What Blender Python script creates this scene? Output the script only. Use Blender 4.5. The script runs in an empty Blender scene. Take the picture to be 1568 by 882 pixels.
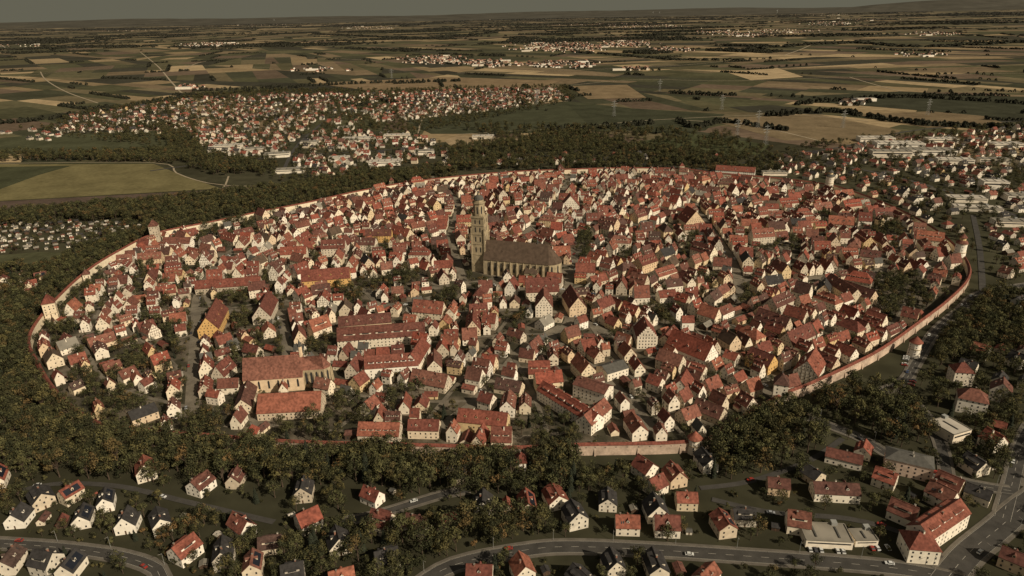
import bpy, math, random
import numpy as np
from math import radians, sin, cos, tan, pi, atan2, hypot, sqrt
from mathutils import Vector, Matrix, kdtree
random.seed(11); rng = np.random.default_rng(11)
U = random.uniform
scene = bpy.context.scene
COL = scene.collection

# ------------------------------------------------------------------ camera model, image pixels to ground
H = 267.0; FO = 1045.0; PT = radians(22.05); RL = radians(1.1)
Fv = Vector((0, cos(PT), -sin(PT))); R0 = Vector((1, 0, 0)); U0 = Vector((0, sin(PT), cos(PT)))
Rv = R0*cos(RL) - U0*sin(RL); Uv = U0*cos(RL) + R0*sin(RL)
def G(u, v):
    """image pixel, projected through the camera -> metres on the flat ground plane"""
    d = Fv + Rv*((u-784)/FO) - Uv*((v-441)/FO)  # camera ray through the image pixel
    t = H/(-d.z)
    return (d.x*t, d.y*t)
def GP(l): return [G(*p) for p in l]

cam = bpy.data.cameras.new("camera"); cam.sensor_width = 36; cam.lens = FO/1568*36
cam.clip_start = 1; cam.clip_end = 300000
co = bpy.data.objects.new("camera", cam); COL.objects.link(co)
M = Matrix.Identity(4)
for i in range(3):
    M[i][0] = Rv[i]; M[i][1] = Uv[i]; M[i][2] = -Fv[i]
M.translation = Vector((0, 0, H)); co.matrix_world = M
scene.camera = co

# ------------------------------------------------------------------ light
EL = radians(36); AZ = radians(130)
w = bpy.data.worlds.new("World"); scene.world = w; w.use_nodes = True
nt = w.node_tree; bg = nt.nodes["Background"]
sk = nt.nodes.new("ShaderNodeTexSky"); sk.sky_type = 'NISHITA'; sk.sun_disc = False
sk.sun_elevation = EL; sk.sun_rotation = AZ; sk.air_density = 1.0; sk.dust_density = 1.0
hs = nt.nodes.new("ShaderNodeHueSaturation"); hs.inputs["Saturation"].default_value = 0.28
vm = nt.nodes.new("ShaderNodeVectorMath"); vm.operation = 'MULTIPLY'; vm.inputs[1].default_value = (0.88, 0.78, 0.60)
nt.links.new(sk.outputs[0], hs.inputs["Color"]); nt.links.new(hs.outputs[0], vm.inputs[0])
# ground haze layer low over the horizon
tcw = nt.nodes.new("ShaderNodeTexCoord"); sx = nt.nodes.new("ShaderNodeSeparateXYZ"); nt.links.new(tcw.outputs["Generated"], sx.inputs[0])
mrw = nt.nodes.new("ShaderNodeMapRange"); mrw.inputs["From Min"].default_value = 0.03; mrw.inputs["From Max"].default_value = 0.14
mrw.inputs["To Min"].default_value = 1.0; mrw.inputs["To Max"].default_value = 0.0; nt.links.new(sx.outputs["Z"], mrw.inputs["Value"])
mxw = nt.nodes.new("ShaderNodeMix"); mxw.data_type = 'RGBA'; nt.links.new(mrw.outputs[0], mxw.inputs["Factor"])
nt.links.new(vm.outputs[0], mxw.inputs["A"]); mxw.inputs["B"].default_value = (.128/.07, .122/.07, .088/.07, 1)
nt.links.new(mxw.outputs["Result"], bg.inputs[0])
bg.inputs[1].default_value = 0.07
sl = bpy.data.lights.new("sun", 'SUN'); sl.energy = 4.9; sl.angle = radians(0.5); sl.color = (1, 0.87, 0.68)
so = bpy.data.objects.new("sun", sl); COL.objects.link(so)
sd = Vector((sin(AZ)*cos(EL), cos(AZ)*cos(EL), sin(EL)))
so.rotation_euler = (-sd).to_track_quat('-Z', 'Y').to_euler(); so.location = (0, 0, 500)
scene.view_settings.view_transform = 'Standard'; scene.view_settings.look = 'None'; scene.view_settings.exposure = 0

# ------------------------------------------------------------------ materials
MATS = {}
def newmat(name, rough=0.9, spec=0.15):
    m = bpy.data.materials.new(name); m.use_nodes = True; MATS[name] = m
    b = m.node_tree.nodes["Principled BSDF"]; b.inputs["Roughness"].default_value = rough
    b.inputs["Specular IOR Level"].default_value = spec
    return m, m.node_tree, b
def ramp(nt, stops, interp='LINEAR'):
    r = nt.nodes.new("ShaderNodeValToRGB"); r.color_ramp.interpolation = interp
    e = r.color_ramp.elements
    while len(e) < len(stops): e.new(0.5)
    for i, s in enumerate(stops):
        e[i].position = s[0]; e[i].color = (*s[1], 1)
    return r
def noisefac(nt, scale, lo, hi, coord="Object", detail=3, vec=None):
    tc = nt.nodes.new("ShaderNodeTexCoord"); n = nt.nodes.new("ShaderNodeTexNoise")
    n.inputs["Scale"].default_value = scale; n.inputs["Detail"].default_value = detail
    if coord == "World":
        g = nt.nodes.new("ShaderNodeNewGeometry"); nt.links.new(g.outputs["Position"], n.inputs["Vector"])
    else: nt.links.new(tc.outputs[coord], n.inputs["Vector"])
    mr = nt.nodes.new("ShaderNodeMapRange"); mr.inputs["From Min"].default_value = 0.3; mr.inputs["From Max"].default_value = 0.7
    mr.inputs["To Min"].default_value = lo; mr.inputs["To Max"].default_value = hi
    nt.links.new(n.outputs["Fac"], mr.inputs["Value"]); return mr.outputs[0]
def scalecol(nt, col, fac):
    s = nt.nodes.new("ShaderNodeVectorMath"); s.operation = 'SCALE'
    nt.links.new(col, s.inputs[0]); nt.links.new(fac, s.inputs["Scale"]); return s.outputs[0]
def rand_mat(name, cols, k=1.0, nscale=0.4, lo=0.75, hi=1.2, rough=0.9, world=True, interp='LINEAR', spec=0.15, n2=None):
    m, nt, b = newmat(name, rough, spec)
    oi = nt.nodes.new("ShaderNodeObjectInfo")
    mu = nt.nodes.new("ShaderNodeMath"); mu.operation = 'MULTIPLY'; mu.inputs[1].default_value = k
    fr = nt.nodes.new("ShaderNodeMath"); fr.operation = 'FRACT'
    nt.links.new(oi.outputs["Random"], mu.inputs[0]); nt.links.new(mu.outputs[0], fr.inputs[0])
    n = len(cols); r = ramp(nt, [(i/max(1, n-(0 if interp == 'CONSTANT' else 1)), c) for i, c in enumerate(cols)], interp)
    nt.links.new(fr.outputs[0], r.inputs[0])
    c = scalecol(nt, r.outputs[0], noisefac(nt, nscale, lo, hi, "World" if world else "Object"))
    if n2: c = scalecol(nt, c, noisefac(nt, n2[0], n2[1], n2[2], "World"))
    nt.links.new(c, b.inputs["Base Color"]); return m
def plain(name, col, nscale=0.5, lo=0.8, hi=1.2, rough=0.9, spec=0.15, n2=None):
    return rand_mat(name, [col, col], 1, nscale, lo, hi, rough, True, 'LINEAR', spec, n2)

rand_mat("clay_tile", [(.185,.057,.038),(.090,.040,.030),(.245,.092,.057),(.14,.045,.032),(.062,.042,.034),(.20,.064,.042),(.115,.042,.031),(.175,.080,.056),(.21,.058,.037),(.105,.054,.040)], 1, 0.6, .60, 1.35, n2=(0.12,.8,1.2), rough=.85)
rand_mat("suburb_tile", [(.19,.060,.040),(.045,.040,.036),(.15,.050,.035),(.22,.088,.056),(.035,.033,.032),(.11,.054,.041),(.17,.058,.040)], 3.7, 0.5, .7, 1.25, interp='CONSTANT')
plain("dark_tile", (.036,.033,.031), .5, .7, 1.3)
rand_mat("plaster", [(.74,.65,.50),(.58,.47,.32),(.78,.71,.57),(.57,.41,.21),(.70,.59,.43),(.42,.35,.26),(.76,.67,.52),(.62,.45,.28),(.52,.45,.35),(.72,.62,.47)], 7.3, .35, .82, 1.08)
rand_mat("white_plaster", [(.78,.71,.58),(.66,.58,.46),(.81,.75,.64),(.72,.62,.48)], 5.1, .3, .85, 1.08)
rand_mat("suburb_plaster", [(.66,.59,.48),(.42,.37,.30),(.72,.66,.54),(.54,.45,.33),(.36,.32,.26)], 5.1, .3, .8, 1.1)
plain("yellow_plaster", (.58,.36,.14), .3, .85, 1.1)
plain("pink_plaster", (.66,.50,.39), .3, .85, 1.1)
plain("wall_plaster", (.50,.38,.29), .10, .55, 1.2, n2=(.6,.8,1.12))
plain("stone", (.36,.29,.185), .25, .7, 1.2, n2=(.06,.85,1.1))
plain("church_roof", (.080,.055,.038), .3, .75, 1.25)
plain("slate", (.08,.076,.066), .5, .8, 1.2)
plain("glass", (.035,.034,.033), .5, .8, 1.2, rough=.3, spec=.4)
plain("brick", (.22,.11,.075), .8, .8, 1.2)
plain("timber", (.07,.045,.03), .8, .8, 1.2)
plain("door_wood", (.10,.06,.035), .8, .8, 1.2)
plain("flat_roof", (.20,.18,.145), .1, .75, 1.2)
plain("metal_roof", (.40,.36,.30), .1, .8, 1.15)
plain("solar", (.012,.014,.020), .5, .9, 1.1, rough=.35, spec=.3)
plain("bark", (.07,.05,.035), 1, .7, 1.3)
rand_mat("leaf_dark", [(.030,.031,.015),(.042,.042,.020),(.027,.029,.015),(.050,.046,.021),(.037,.038,.018)], 1, .3, .7, 1.3, rough=.85, spec=.08)
rand_mat("leaf_light", [(.070,.070,.030),(.092,.086,.037),(.062,.063,.028),(.105,.088,.034),(.075,.074,.032),(.135,.082,.034)], 1, .3, .75, 1.3, rough=.85, spec=.08)
plain("conifer", (.025,.029,.018), .5, .7, 1.3)
plain("asphalt", (.050,.046,.040), .15, .8, 1.2, n2=(1.5,.9,1.1))
plain("street_paving", (.14,.12,.09), .08, .65, 1.25, n2=(.8,.85,1.15))
plain("pavement", (.105,.092,.074), .2, .8, 1.2)
plain("kerb", (.17,.15,.12), .2, .9, 1.1)
plain("road_paint", (.42,.39,.33), 2, .7, 1.1)
plain("track_gravel", (.27,.22,.15), .05, .85, 1.1)
plain("steel", (.25,.25,.23), 1, .9, 1.1, rough=.5)
plain("turbine_white", (.75,.75,.72), 1, .95, 1.05)
rand_mat("car_paint", [(.5,.5,.47),(.03,.03,.035),(.25,.26,.27),(.25,.03,.02),(.04,.06,.12),(.55,.55,.53)], 9.1, 1, .95, 1.05, rough=.35, interp='CONSTANT', spec=.5)
plain("rubber", (.02,.02,.02), 1, .9, 1.1)

m, nt, b = newmat("town_yard")
g = nt.nodes.new("ShaderNodeNewGeometry"); n = nt.nodes.new("ShaderNodeTexNoise"); n.inputs["Scale"].default_value = .045; n.inputs["Detail"].default_value = 6
nt.links.new(g.outputs["Position"], n.inputs["Vector"])
r = ramp(nt, [(.38,(.034,.031,.018)),(.48,(.045,.040,.026)),(.55,(.085,.070,.048)),(.68,(.15,.125,.092))]); nt.links.new(n.outputs["Fac"], r.inputs[0])
nt.links.new(scalecol(nt, r.outputs[0], noisefac(nt, .7, .8, 1.2, "World")), b.inputs["Base Color"])
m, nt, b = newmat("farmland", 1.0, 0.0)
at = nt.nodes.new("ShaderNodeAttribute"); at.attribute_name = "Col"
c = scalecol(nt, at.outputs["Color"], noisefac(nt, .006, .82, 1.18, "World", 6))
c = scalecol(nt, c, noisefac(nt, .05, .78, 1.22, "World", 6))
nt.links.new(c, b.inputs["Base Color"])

# ------------------------------------------------------------------ mesh builder
class MB:
    def __init__(s): s.v = []; s.f = []; s.m = []; s.names = []
    def mi(s, n):
        if n not in s.names: s.names.append(n)
        return s.names.index(n)
    def face(s, pts, mat):
        i = len(s.v); s.v += [tuple(p) for p in pts]; s.f.append(tuple(range(i, i+len(pts)))); s.m.append(s.mi(mat))
    def box(s, x0, x1, y0, y1, z0, z1, mat, top=None):
        P = [(x0,y0,z0),(x1,y0,z0),(x1,y1,z0),(x0,y1,z0),(x0,y0,z1),(x1,y0,z1),(x1,y1,z1),(x0,y1,z1)]
        i = len(s.v); s.v += P
        for k, q in enumerate([(0,1,5,4),(1,2,6,5),(2,3,7,6),(3,0,4,7),(4,5,6,7)]):
            s.f.append(tuple(i+a for a in q)); s.m.append(s.mi(top if (k == 4 and top) else mat))
    def hexa(s, P, mat):
        i = len(s.v); s.v += [tuple(p) for p in P]
        for q in [(0,1,5,4),(1,2,6,5),(2,3,7,6),(3,0,4,7),(4,5,6,7),(0,3,2,1)]:
            s.f.append(tuple(i+a for a in q)); s.m.append(s.mi(mat))
    def cyl(s, cx, cy, z0, z1, r0, r1, n, mat, cap=True, ph=0.0, cx1=None, cy1=None):
        cx1 = cx if cx1 is None else cx1; cy1 = cy if cy1 is None else cy1
        i = len(s.v)
        for k in range(n):
            a = 2*pi*k/n+ph; s.v.append((cx+r0*cos(a), cy+r0*sin(a), z0))
        for k in range(n):
            a = 2*pi*k/n+ph; s.v.append((cx1+r1*cos(a), cy1+r1*sin(a), z1))
        for k in range(n):
            s.f.append((i+k, i+(k+1) % n, i+n+(k+1) % n, i+n+k)); s.m.append(s.mi(mat))
        if cap and r1 > .05: s.f.append(tuple(i+n+k for k in range(n))); s.m.append(s.mi(mat))
    def beam(s, a, b, t, mat):
        a = Vector(a); b = Vector(b); d = (b-a).normalized()
        x = d.orthogonal().normalized()*t/2; y = d.cross(x).normalized()*t/2
        s.hexa([a-x-y, a+x-y, a+x+y, a-x+y, b-x-y, b+x-y, b+x+y, b-x+y], mat)
    def mesh(s, name):
        me = bpy.data.meshes.new(name); me.from_pydata(s.v, [], s.f)
        for n in s.names: me.materials.append(MATS[n])
        me.polygons.foreach_set("material_index", s.m); me.update(); return me
def put(me, name, x, y, rot=0, sc=1, z=0):
    o = bpy.data.objects.new(name, me); o.location = (x, y, z); o.rotation_euler = (0, 0, rot)
    o.scale = sc if isinstance(sc, tuple) else (sc, sc, sc); COL.objects.link(o); return o

# ------------------------------------------------------------------ occupancy grid
CS = 2.0; X0, Y0, NX, NY = -2200, 180, 2200, 1450
occ = np.zeros((NX, NY), np.uint8)
GX, GY = np.meshgrid(X0+(np.arange(NX)+.5)*CS, Y0+(np.arange(NY)+.5)*CS, indexing='ij')
def inpoly(poly, X, Y):
    c = np.zeros(X.shape, bool); n = len(poly)
    for i in range(n):
        x1, y1 = poly[i]; x2, y2 = poly[(i+1) % n]
        if y1 == y2: continue
        k = ((y1 > Y) != (y2 > Y)) & (X < (x2-x1)*(Y-y1)/(y2-y1)+x1); c ^= k
    return c
def idx(x, y):
    return np.clip(((np.asarray(x)-X0)/CS).astype(int), 0, NX-1), np.clip(((np.asarray(y)-Y0)/CS).astype(int), 0, NY-1)
def foot(x, y, w, d, rot, pad=0):
    a = np.linspace(-w/2-pad, w/2+pad, max(3, int((w+2*pad)/1.5)+1)); bb = np.linspace(-d/2-pad, d/2+pad, max(3, int((d+2*pad)/1.5)+1))
    A, B = np.meshgrid(a, bb); return idx(x+A*cos(rot)-B*sin(rot), y+A*sin(rot)+B*cos(rot))
def free(x, y, w, d, rot, pad=0, mask=None):
    i, j = foot(x, y, w, d, rot, pad)
    if occ[i, j].any(): return False
    return True if mask is None else bool(mask[i, j].all())
def mark(x, y, w, d, rot, code=2, pad=0):
    i, j = foot(x, y, w, d, rot, pad); occ[i, j] = code
def disc(x, y, r, code):
    i, j = idx(x, y); k = int(r/CS)+1
    sx = slice(max(0, i-k), i+k+1); sy = slice(max(0, j-k), j+k+1)
    q = (GX[sx, sy]-x)**2+(GY[sx, sy]-y)**2 <= r*r
    s = occ[sx, sy]; s[q & (s == 0)] = code

# ------------------------------------------------------------------ polylines
def smooth(pts, step=8, closed=False):
    P = [Vector((p[0], p[1])) for p in pts]; n = len(P); out = []
    rngi = range(n) if closed else range(n-1)
    for i in rngi:
        if closed: a, b, c, d = P[i-1], P[i], P[(i+1) % n], P[(i+2) % n]
        else: a, b, c, d = P[max(0, i-1)], P[i], P[i+1], P[min(n-1, i+2)]
        k = max(1, int((c-b).length/step))
        for j in range(k):
            t = j/k
            out.append(0.5*((2*b)+(c-a)*t+(2*a-5*b+4*c-d)*t*t+(3*b-a-3*c+d)*t**3))
    if not closed: out.append(P[-1])
    return out
def normals(L, closed=False):
    n = len(L); N = []
    for i in range(n):
        a = L[i-1] if (i or closed) else L[0]; b = L[(i+1) % n] if (i < n-1 or closed) else L[-1]
        d = (b-a).normalized(); N.append(Vector((-d.y, d.x)))
    return N
def ribbon(mb, L, N, o0, o1, z0, z1, mat, closed=False, skip=None):
    n = len(L); i0 = len(mb.v)
    for p, q in zip(L, N):
        mb.v.append((p.x+q.x*o0, p.y+q.y*o0, z0)); mb.v.append((p.x+q.x*o1, p.y+q.y*o1, z1))
    for i in range(n if closed else n-1):
        if skip and skip(i): continue
        j = (i+1) % n; mb.f.append((i0+2*i, i0+2*j, i0+2*j+1, i0+2*i+1)); mb.m.append(mb.mi(mat))

# ------------------------------------------------------------------ ground: BSP farmland, one sheet
def split(poly, pt, nrm):
    A = []; B = []; n = len(poly)
    for i in range(n):
        p = poly[i]; q = poly[(i+1) % n]
        dp = (p[0]-pt[0])*nrm[0]+(p[1]-pt[1])*nrm[1]; dq = (q[0]-pt[0])*nrm[0]+(q[1]-pt[1])*nrm[1]
        (A if dp >= 0 else B).append(p)
        if (dp > 0 > dq) or (dp < 0 < dq):
            t = dp/(dp-dq); x = (p[0]+(q[0]-p[0])*t, p[1]+(q[1]-p[1])*t); A.append(x); B.append(x)
    return A, B
def area(p):
    return abs(sum(p[i][0]*p[(i+1) % len(p)][1]-p[(i+1) % len(p)][0]*p[i][1] for i in range(len(p))))/2
leaves = []
def bsp(poly, ang, dep=0):
    A = area(poly); n = len(poly)
    if n < 3 or A < 10: return
    cx = sum(p[0] for p in poly)/n; cy = sum(p[1] for p in poly)/n; D = hypot(cx, cy)
    vis = cy > 300 and abs(cx) < cy*1.2+2500
    tgt = 2.6e4*max(1, D/2400)**1.1 if vis else 4e6+D*D*.1
    if A < tgt*U(.4, 2.4) or dep > 26: leaves.append((poly, ang)); return
    if A > tgt*25 and random.random() < .6: ang += random.gauss(0, .35)
    ca, sa = cos(ang), sin(ang)
    ea = [p[0]*ca+p[1]*sa for p in poly]; eb = [-p[0]*sa+p[1]*ca for p in poly]
    la = max(ea)-min(ea); lb = max(eb)-min(eb)
    j = random.gauss(0, .05); t = U(.35, .65)
    if la > lb*U(1.2, 4.8):
        s = min(ea)+la*t; pt = (s*ca-((max(eb)+min(eb))/2)*sa, s*sa+((max(eb)+min(eb))/2)*ca); nr = (cos(ang+j), sin(ang+j))
    else:
        s = min(eb)+lb*t; mid = (max(ea)+min(ea))/2; pt = (mid*ca-s*sa, mid*sa+s*ca); nr = (-sin(ang+j), cos(ang+j))
    a, b = split(poly, pt, nr)
    bsp(a, ang, dep+1); bsp(b, ang, dep+1)
bsp([(-90000, -3000), (90000, -3000), (90000, 80000), (-90000, 80000)], .25)
PAL = [((.042,.043,.026), 5), ((.058,.057,.031), 5), ((.078,.071,.039), 4), ((.11,.090,.052), 3), ((.21,.155,.088), 3), ((.145,.108,.066), 4), ((.30,.225,.13), 1.7), ((.105,.076,.053), 3), ((.034,.033,.024), 4)]
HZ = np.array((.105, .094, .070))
verts = []; faces = []; cols = []
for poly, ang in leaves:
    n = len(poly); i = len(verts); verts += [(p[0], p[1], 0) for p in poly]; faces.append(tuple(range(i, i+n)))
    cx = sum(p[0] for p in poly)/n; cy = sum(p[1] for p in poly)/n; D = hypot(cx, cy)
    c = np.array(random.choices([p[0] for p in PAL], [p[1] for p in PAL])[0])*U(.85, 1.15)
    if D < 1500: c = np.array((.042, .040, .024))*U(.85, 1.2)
    t = 1-math.exp(-D/38000); c = c*(1-t)+HZ*t  # distance haze painted into the field colours, stronger farther out
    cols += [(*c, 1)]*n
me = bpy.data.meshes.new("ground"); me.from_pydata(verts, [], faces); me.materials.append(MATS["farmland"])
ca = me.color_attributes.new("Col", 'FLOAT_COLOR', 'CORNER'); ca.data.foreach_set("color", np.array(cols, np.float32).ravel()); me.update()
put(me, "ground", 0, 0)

def patch(name, px, col, z, mat=None):
    P = GP(px)
    if mat is None:
        mn = name+"_%d" % len(MATS); plain(mn, col, .02, .78, 1.2, rough=1, spec=0, n2=(.15, .85, 1.15)); mat = mn
    mb = MB(); mb.face([(x, y, z) for x, y in P], mat); put(mb.mesh(name), name, 0, 0); return P
patch("crop_field", [(-60,270),(0,252),(235,251),(262,262),(338,289),(0,308),(-60,312)], (.125,.107,.052), .30)
patch("green_field", [(-60,252),(0,249),(225,247),(262,252),(238,250.5),(0,251.5),(-60,262)], (.05,.050,.028), .20)
patch("green_field", [(-60,262),(0,256),(110,254),(60,268),(0,290),(-60,300)], (.048,.050,.028), .40)
patch("ploughed_field", [(-60,313),(0,309),(338,290.5),(345,284),(440,286),(425,297),(330,305),(200,318),(0,336),(-60,340)], (.082,.060,.047), .30)
patch("meadow", [(-40,215),(80,205),(240,200),(262,212),(255,232),(100,236),(-40,236)], (.056,.058,.033), .30)
patch("meadow", [(-40,395),(60,386),(115,388),(100,400),(40,412),(-40,420)], (.062,.062,.034), .30)
patch("green_field", [(620,185),(870,155),(960,165),(1060,185),(980,200),(760,205),(660,205)], (.048,.050,.030), .30)
patch("green_field", [(870,160),(1110,175),(1080,200),(1000,205),(900,190)], (.042,.044,.027), .42)
patch("meadow", [(940,222),(1060,205),(1180,222),(1160,238),(1000,232)], (.056,.061,.031), .30)
patch("stubble_field", [(680,215),(700,208),(800,212),(815,217),(760,222),(690,224)], (.24,.18,.11), .30)
patch("stubble_field", [(1080,182),(1250,175),(1380,200),(1360,212),(1200,215)], (.145,.11,.066), .30)
patch("stubble_field", [(870,132),(960,130),(990,150),(900,152)], (.165,.122,.072), .60)
patch("stubble_field", [(1110,110),(1190,104),(1230,118),(1150,123)], (.31,.235,.14), .60)
patch("stubble_field", [(1310,176),(1480,168),(1540,190),(1420,196)], (.14,.105,.063), .50)
patch("stubble_field", [(480,128),(680,118),(860,124),(820,136),(560,138)], (.165,.12,.072), .50)
patch("green_field", [(1180,150),(1380,140),(1568,150),(1640,190),(1440,172)], (.040,.041,.027), .60)

# ------------------------------------------------------------------ town wall
WPX = [(45,530),(60,572),(85,612),(120,645),(165,668),(205,672),(250,676),(340,684),(420,691),(515,695),(600,697),(735,701),(800,702),(885,698),(1065,692),(1115,667),(1165,637),(1200,618),(1240,602),(1300,574),(1350,547),(1405,507),(1450,472),(1480,440),(1482,415),(1458,382),(1415,350),(1360,322),(1300,299),(1265,290),(1190,280),(1100,272),(1040,265),(950,264),(870,266),(780,270),(700,277),(620,287),(540,302),(470,318),(400,332),(330,347),(240,366),(180,395),(130,428),(75,482)]
WL = smooth(GP(WPX), 6, True)
cen = sum(WL, Vector((0, 0)))/len(WL)
WN = normals(WL, True)
if sum(WN[i].dot(WL[i]-cen) for i in range(len(WL))) < 0: WN = [-q for q in WN]
mb = MB()
ribbon(mb, WL, WN, 0, 0, 0, 7.6, "wall_plaster", True)
ribbon(mb, WL, WN, 0.0, .25, 7.6, 7.6, "stone", True)
ribbon(mb, WL, WN, .25, .25, 7.6, 7.8, "stone", True)
ribbon(mb, WL, WN, .45, -1.1, 7.7, 9.3, "clay_tile", True)
ribbon(mb, WL, WN, -1.1, -2.9, 9.3, 7.7, "clay_tile", True)
ribbon(mb, WL, WN, -2.6, -2.6, 0, 7.8, "plaster", True)
for i in range(0, len(WL), 1):
    p = WL[i]; q = WN[i]; t = Vector((-q.y, q.x)); c = p+q*.04
    mb.face([(c.x-t.x*.3, c.y-t.y*.3, 5.8), (c.x+t.x*.3, c.y+t.y*.3, 5.8), (c.x+t.x*.3, c.y+t.y*.3, 6.5), (c.x-t.x*.3, c.y-t.y*.3, 6.5)], "glass")
    if i % 4 == 0:
        a = p+q*.02
        mb.hexa([(*(a-t*.6), 0), (*(a+t*.6), 0), (*(a+t*.6+q*1.0), 0), (*(a-t*.6+q*1.0), 0), (*(a-t*.6), 5.2), (*(a+t*.6), 5.2), (*(a+t*.6+q*.3), 4.4), (*(a-t*.6+q*.3), 4.4)], "wall_plaster")
put(mb.mesh("town_wall"), "town_wall", 0, 0)
wallpoly = [(p.x, p.y) for p in WL]
inner = [((p-q*4.5).x, (p-q*4.5).y) for p, q in zip(WL, WN)]
TOWN = inpoly(inner, GX, GY); TOWNFULL = inpoly([((p+q*3).x, (p+q*3).y) for p, q in zip(WL, WN)], GX, GY)
mb = MB()
mb.v = [(cen.x, cen.y, .05)]+[(x, y, .05) for x, y in wallpoly]; n = len(wallpoly)
mb.names = ["town_yard"]; mb.f = [(0, 1+i, 1+(i+1) % n) for i in range(n)]; mb.m = [0]*n
put(mb.mesh("town_ground"), "town_ground", 0, 0)
for p in WL: disc(p.x, p.y, 4, 1)

# ------------------------------------------------------------------ streets in the town
streets = []
def street(pts, wd, main=False, sm=True):
    L = smooth(pts, 7) if sm else pts; streets.append((L, wd))
main = [
 [(1195,612),(1140,578),(1060,548),(960,520),(900,495),(872,470)],
 [(1462,402),(1360,412),(1250,425),(1130,440),(1000,455),(900,452),(868,440)],
 [(1060,312),(1085,345),(1108,378),(1126,410),(1132,450)],
 [(1268,292),(1160,300),(1062,314),(980,345),(915,372),(880,392)],
 [(240,370),(340,392),(450,412),(560,446),(690,438),(780,425),(862,428)],
 [(88,488),(200,482),(296,474),(420,478),(560,470),(640,462),(700,440)],
 [(845,520),(872,490),(868,455),(874,420),(880,395),(850,375),(800,360)],
 [(860,500),(800,535),(762,580),(720,622),(650,668)],
 [(292,640),(296,560),(300,500),(304,450),(335,405),(360,380)],
 [(762,425),(770,440),(868,446)],
 [(845,520),(900,560),(960,610),(1000,660)],
 [(660,270),(700,310),(690,360),(700,400),(712,435)],
 [(870,268),(860,300),(830,335),(800,360)],
 [(430,478),(440,540),(420,600),(390,655)],
]
for m_ in main: street(GP(m_), 9)
K = len(WL)
def wob(i, f, ph): return 1+.018*sin(i*f+ph)+.012*sin(i*f*2.3+ph*2)
for s, wd in [(.925, 3.5), (.83, 3.5), (.71, 5), (.58, 3.5), (.45, 6), (.31, 3.5), (.17, 4)]:
    ph = U(0, 6); L = [cen+(WL[i % K]-cen)*s*wob(i, .09, ph) for i in range(0, K+1)]
    L[-1] = L[0]; streets.append((L, wd))
for k in range(34):
    i = int(K*(k+U(-.3, .3))/34) % K; s0 = random.choice([.17, .31, .45, .45, .58, .58, .71]); j = i+random.choice([-1, 1])*random.randint(3, 12)
    a = cen+(WL[i]-cen)*.95; b_ = cen+(WL[j % K]-cen)*s0; mid = (a+b_)/2+Vector((U(-14, 14), U(-14, 14)))
    street([a, mid, b_], 3.5)
kdpts = []
zz = .08
for L, wd in streets:
    N = normals(L); mb = MB(); ribbon(mb, L, N, -wd/2, wd/2, zz, zz, "street_paving"); zz += .012
    put(mb.mesh("town_street"), "town_street", 0, 0)
    for i in range(len(L)-1):
        a, b_ = L[i], L[i+1]; d = b_-a; n = max(1, int(d.length/3)); an = atan2(d.y, d.x)
        for k in range(n):
            p = a+d*(k/n); kdpts.append((p.x, p.y, an)); disc(p.x, p.y, wd/2, 1)
kd = kdtree.KDTree(len(kdpts))
for i, p in enumerate(kdpts): kd.insert((p[0], p[1], 0), i)
kd.balance()

# ------------------------------------------------------------------ roads outside
def cut_dashes(mb, L, N, off, wd, z, on, offn, mat):
    acc = 0
    for i in range(len(L)-1):
        a = L[i]+N[i]*off; b_ = L[i+1]+N[i+1]*off; d = b_-a; ln = d.length
        if ln < .01: continue
        d.normalize(); n_ = Vector((-d.y, d.x))*wd/2; s = 0
        while s < ln:
            ph = acc % (on+offn); r_ = min(ln-s, (on-ph) if ph < on else (on+offn-ph)); r_ = max(r_, .05)
            if ph < on:
                p = a+d*s; q = a+d*(s+r_); mb.face([(*(p-n_), z), (*(q-n_), z), (*(q+n_), z), (*(p+n_), z)], mat)
            s += r_; acc += r_
ROADS = []
zr = [.06]
def road(px, wd, kerb=True, marks=True):
    L = smooth(GP(px), 6); N = normals(L); mb = MB(); z = zr[0]; zr[0] += .03
    ribbon(mb, L, N, -wd/2, wd/2, z, z, "asphalt")
    if marks:
        cut_dashes(mb, L, N, 0, .16, z+.012, 4, 5, "road_paint")
        for s in (-1, 1): ribbon(mb, L, N, s*(wd/2-.42), s*(wd/2-.3), z+.012, z+.012, "road_paint")
    if kerb:
        for s in (-1, 1):
            def sk_(i, s=s):
                p = L[i]+N[i]*s*(wd/2+1); a, b_ = idx(p.x, p.y); return occ[a, b_] == 1
            a = s*wd/2; ribbon(mb, L, N, a, a, z, z+.12, "kerb", skip=sk_); ribbon(mb, L, N, a, a+s*.2, z+.12, z+.12, "kerb", skip=sk_)
            ribbon(mb, L, N, a+s*.2, a+s*1.8, z+.12, z+.12, "pavement", skip=sk_); ribbon(mb, L, N, a+s*1.8, a+s*1.8, z+.12, 0, "pavement", skip=sk_)
    put(mb.mesh("road"), "road", 0, 0); ROADS.append((L, N, wd))
    for i in range(len(L)-1):
        for t in (0, .33, .66):
            p = L[i].lerp(L[i+1], t); disc(p.x, p.y, wd/2+2.4, 1)
road([(630,905),(675,874),(720,858),(800,843),(870,837),(1000,842),(1150,852),(1300,863),(1400,874),(1480,892)], 9)
road([(-40,830),(60,836),(130,843),(190,853),(240,872),(250,905)], 7)
road([(1630,730),(1568,775),(1530,808),(1480,850),(1440,900)], 13)
road([(1600,620),(1566,680),(1550,740),(1535,795)], 8)
road([(1222,634),(1270,652),(1320,672),(1370,702),(1430,727),(1500,744),(1550,752)], 7)
road([(1350,600),(1385,583),(1402,556),(1432,508),(1470,475),(1505,448),(1600,432)], 6.5)
road([(1385,600),(1420,640),(1440,680),(1450,728)], 6, marks=False)
road([(520,800),(570,790),(620,775),(680,757),(720,750)], 5, marks=False)
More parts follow.
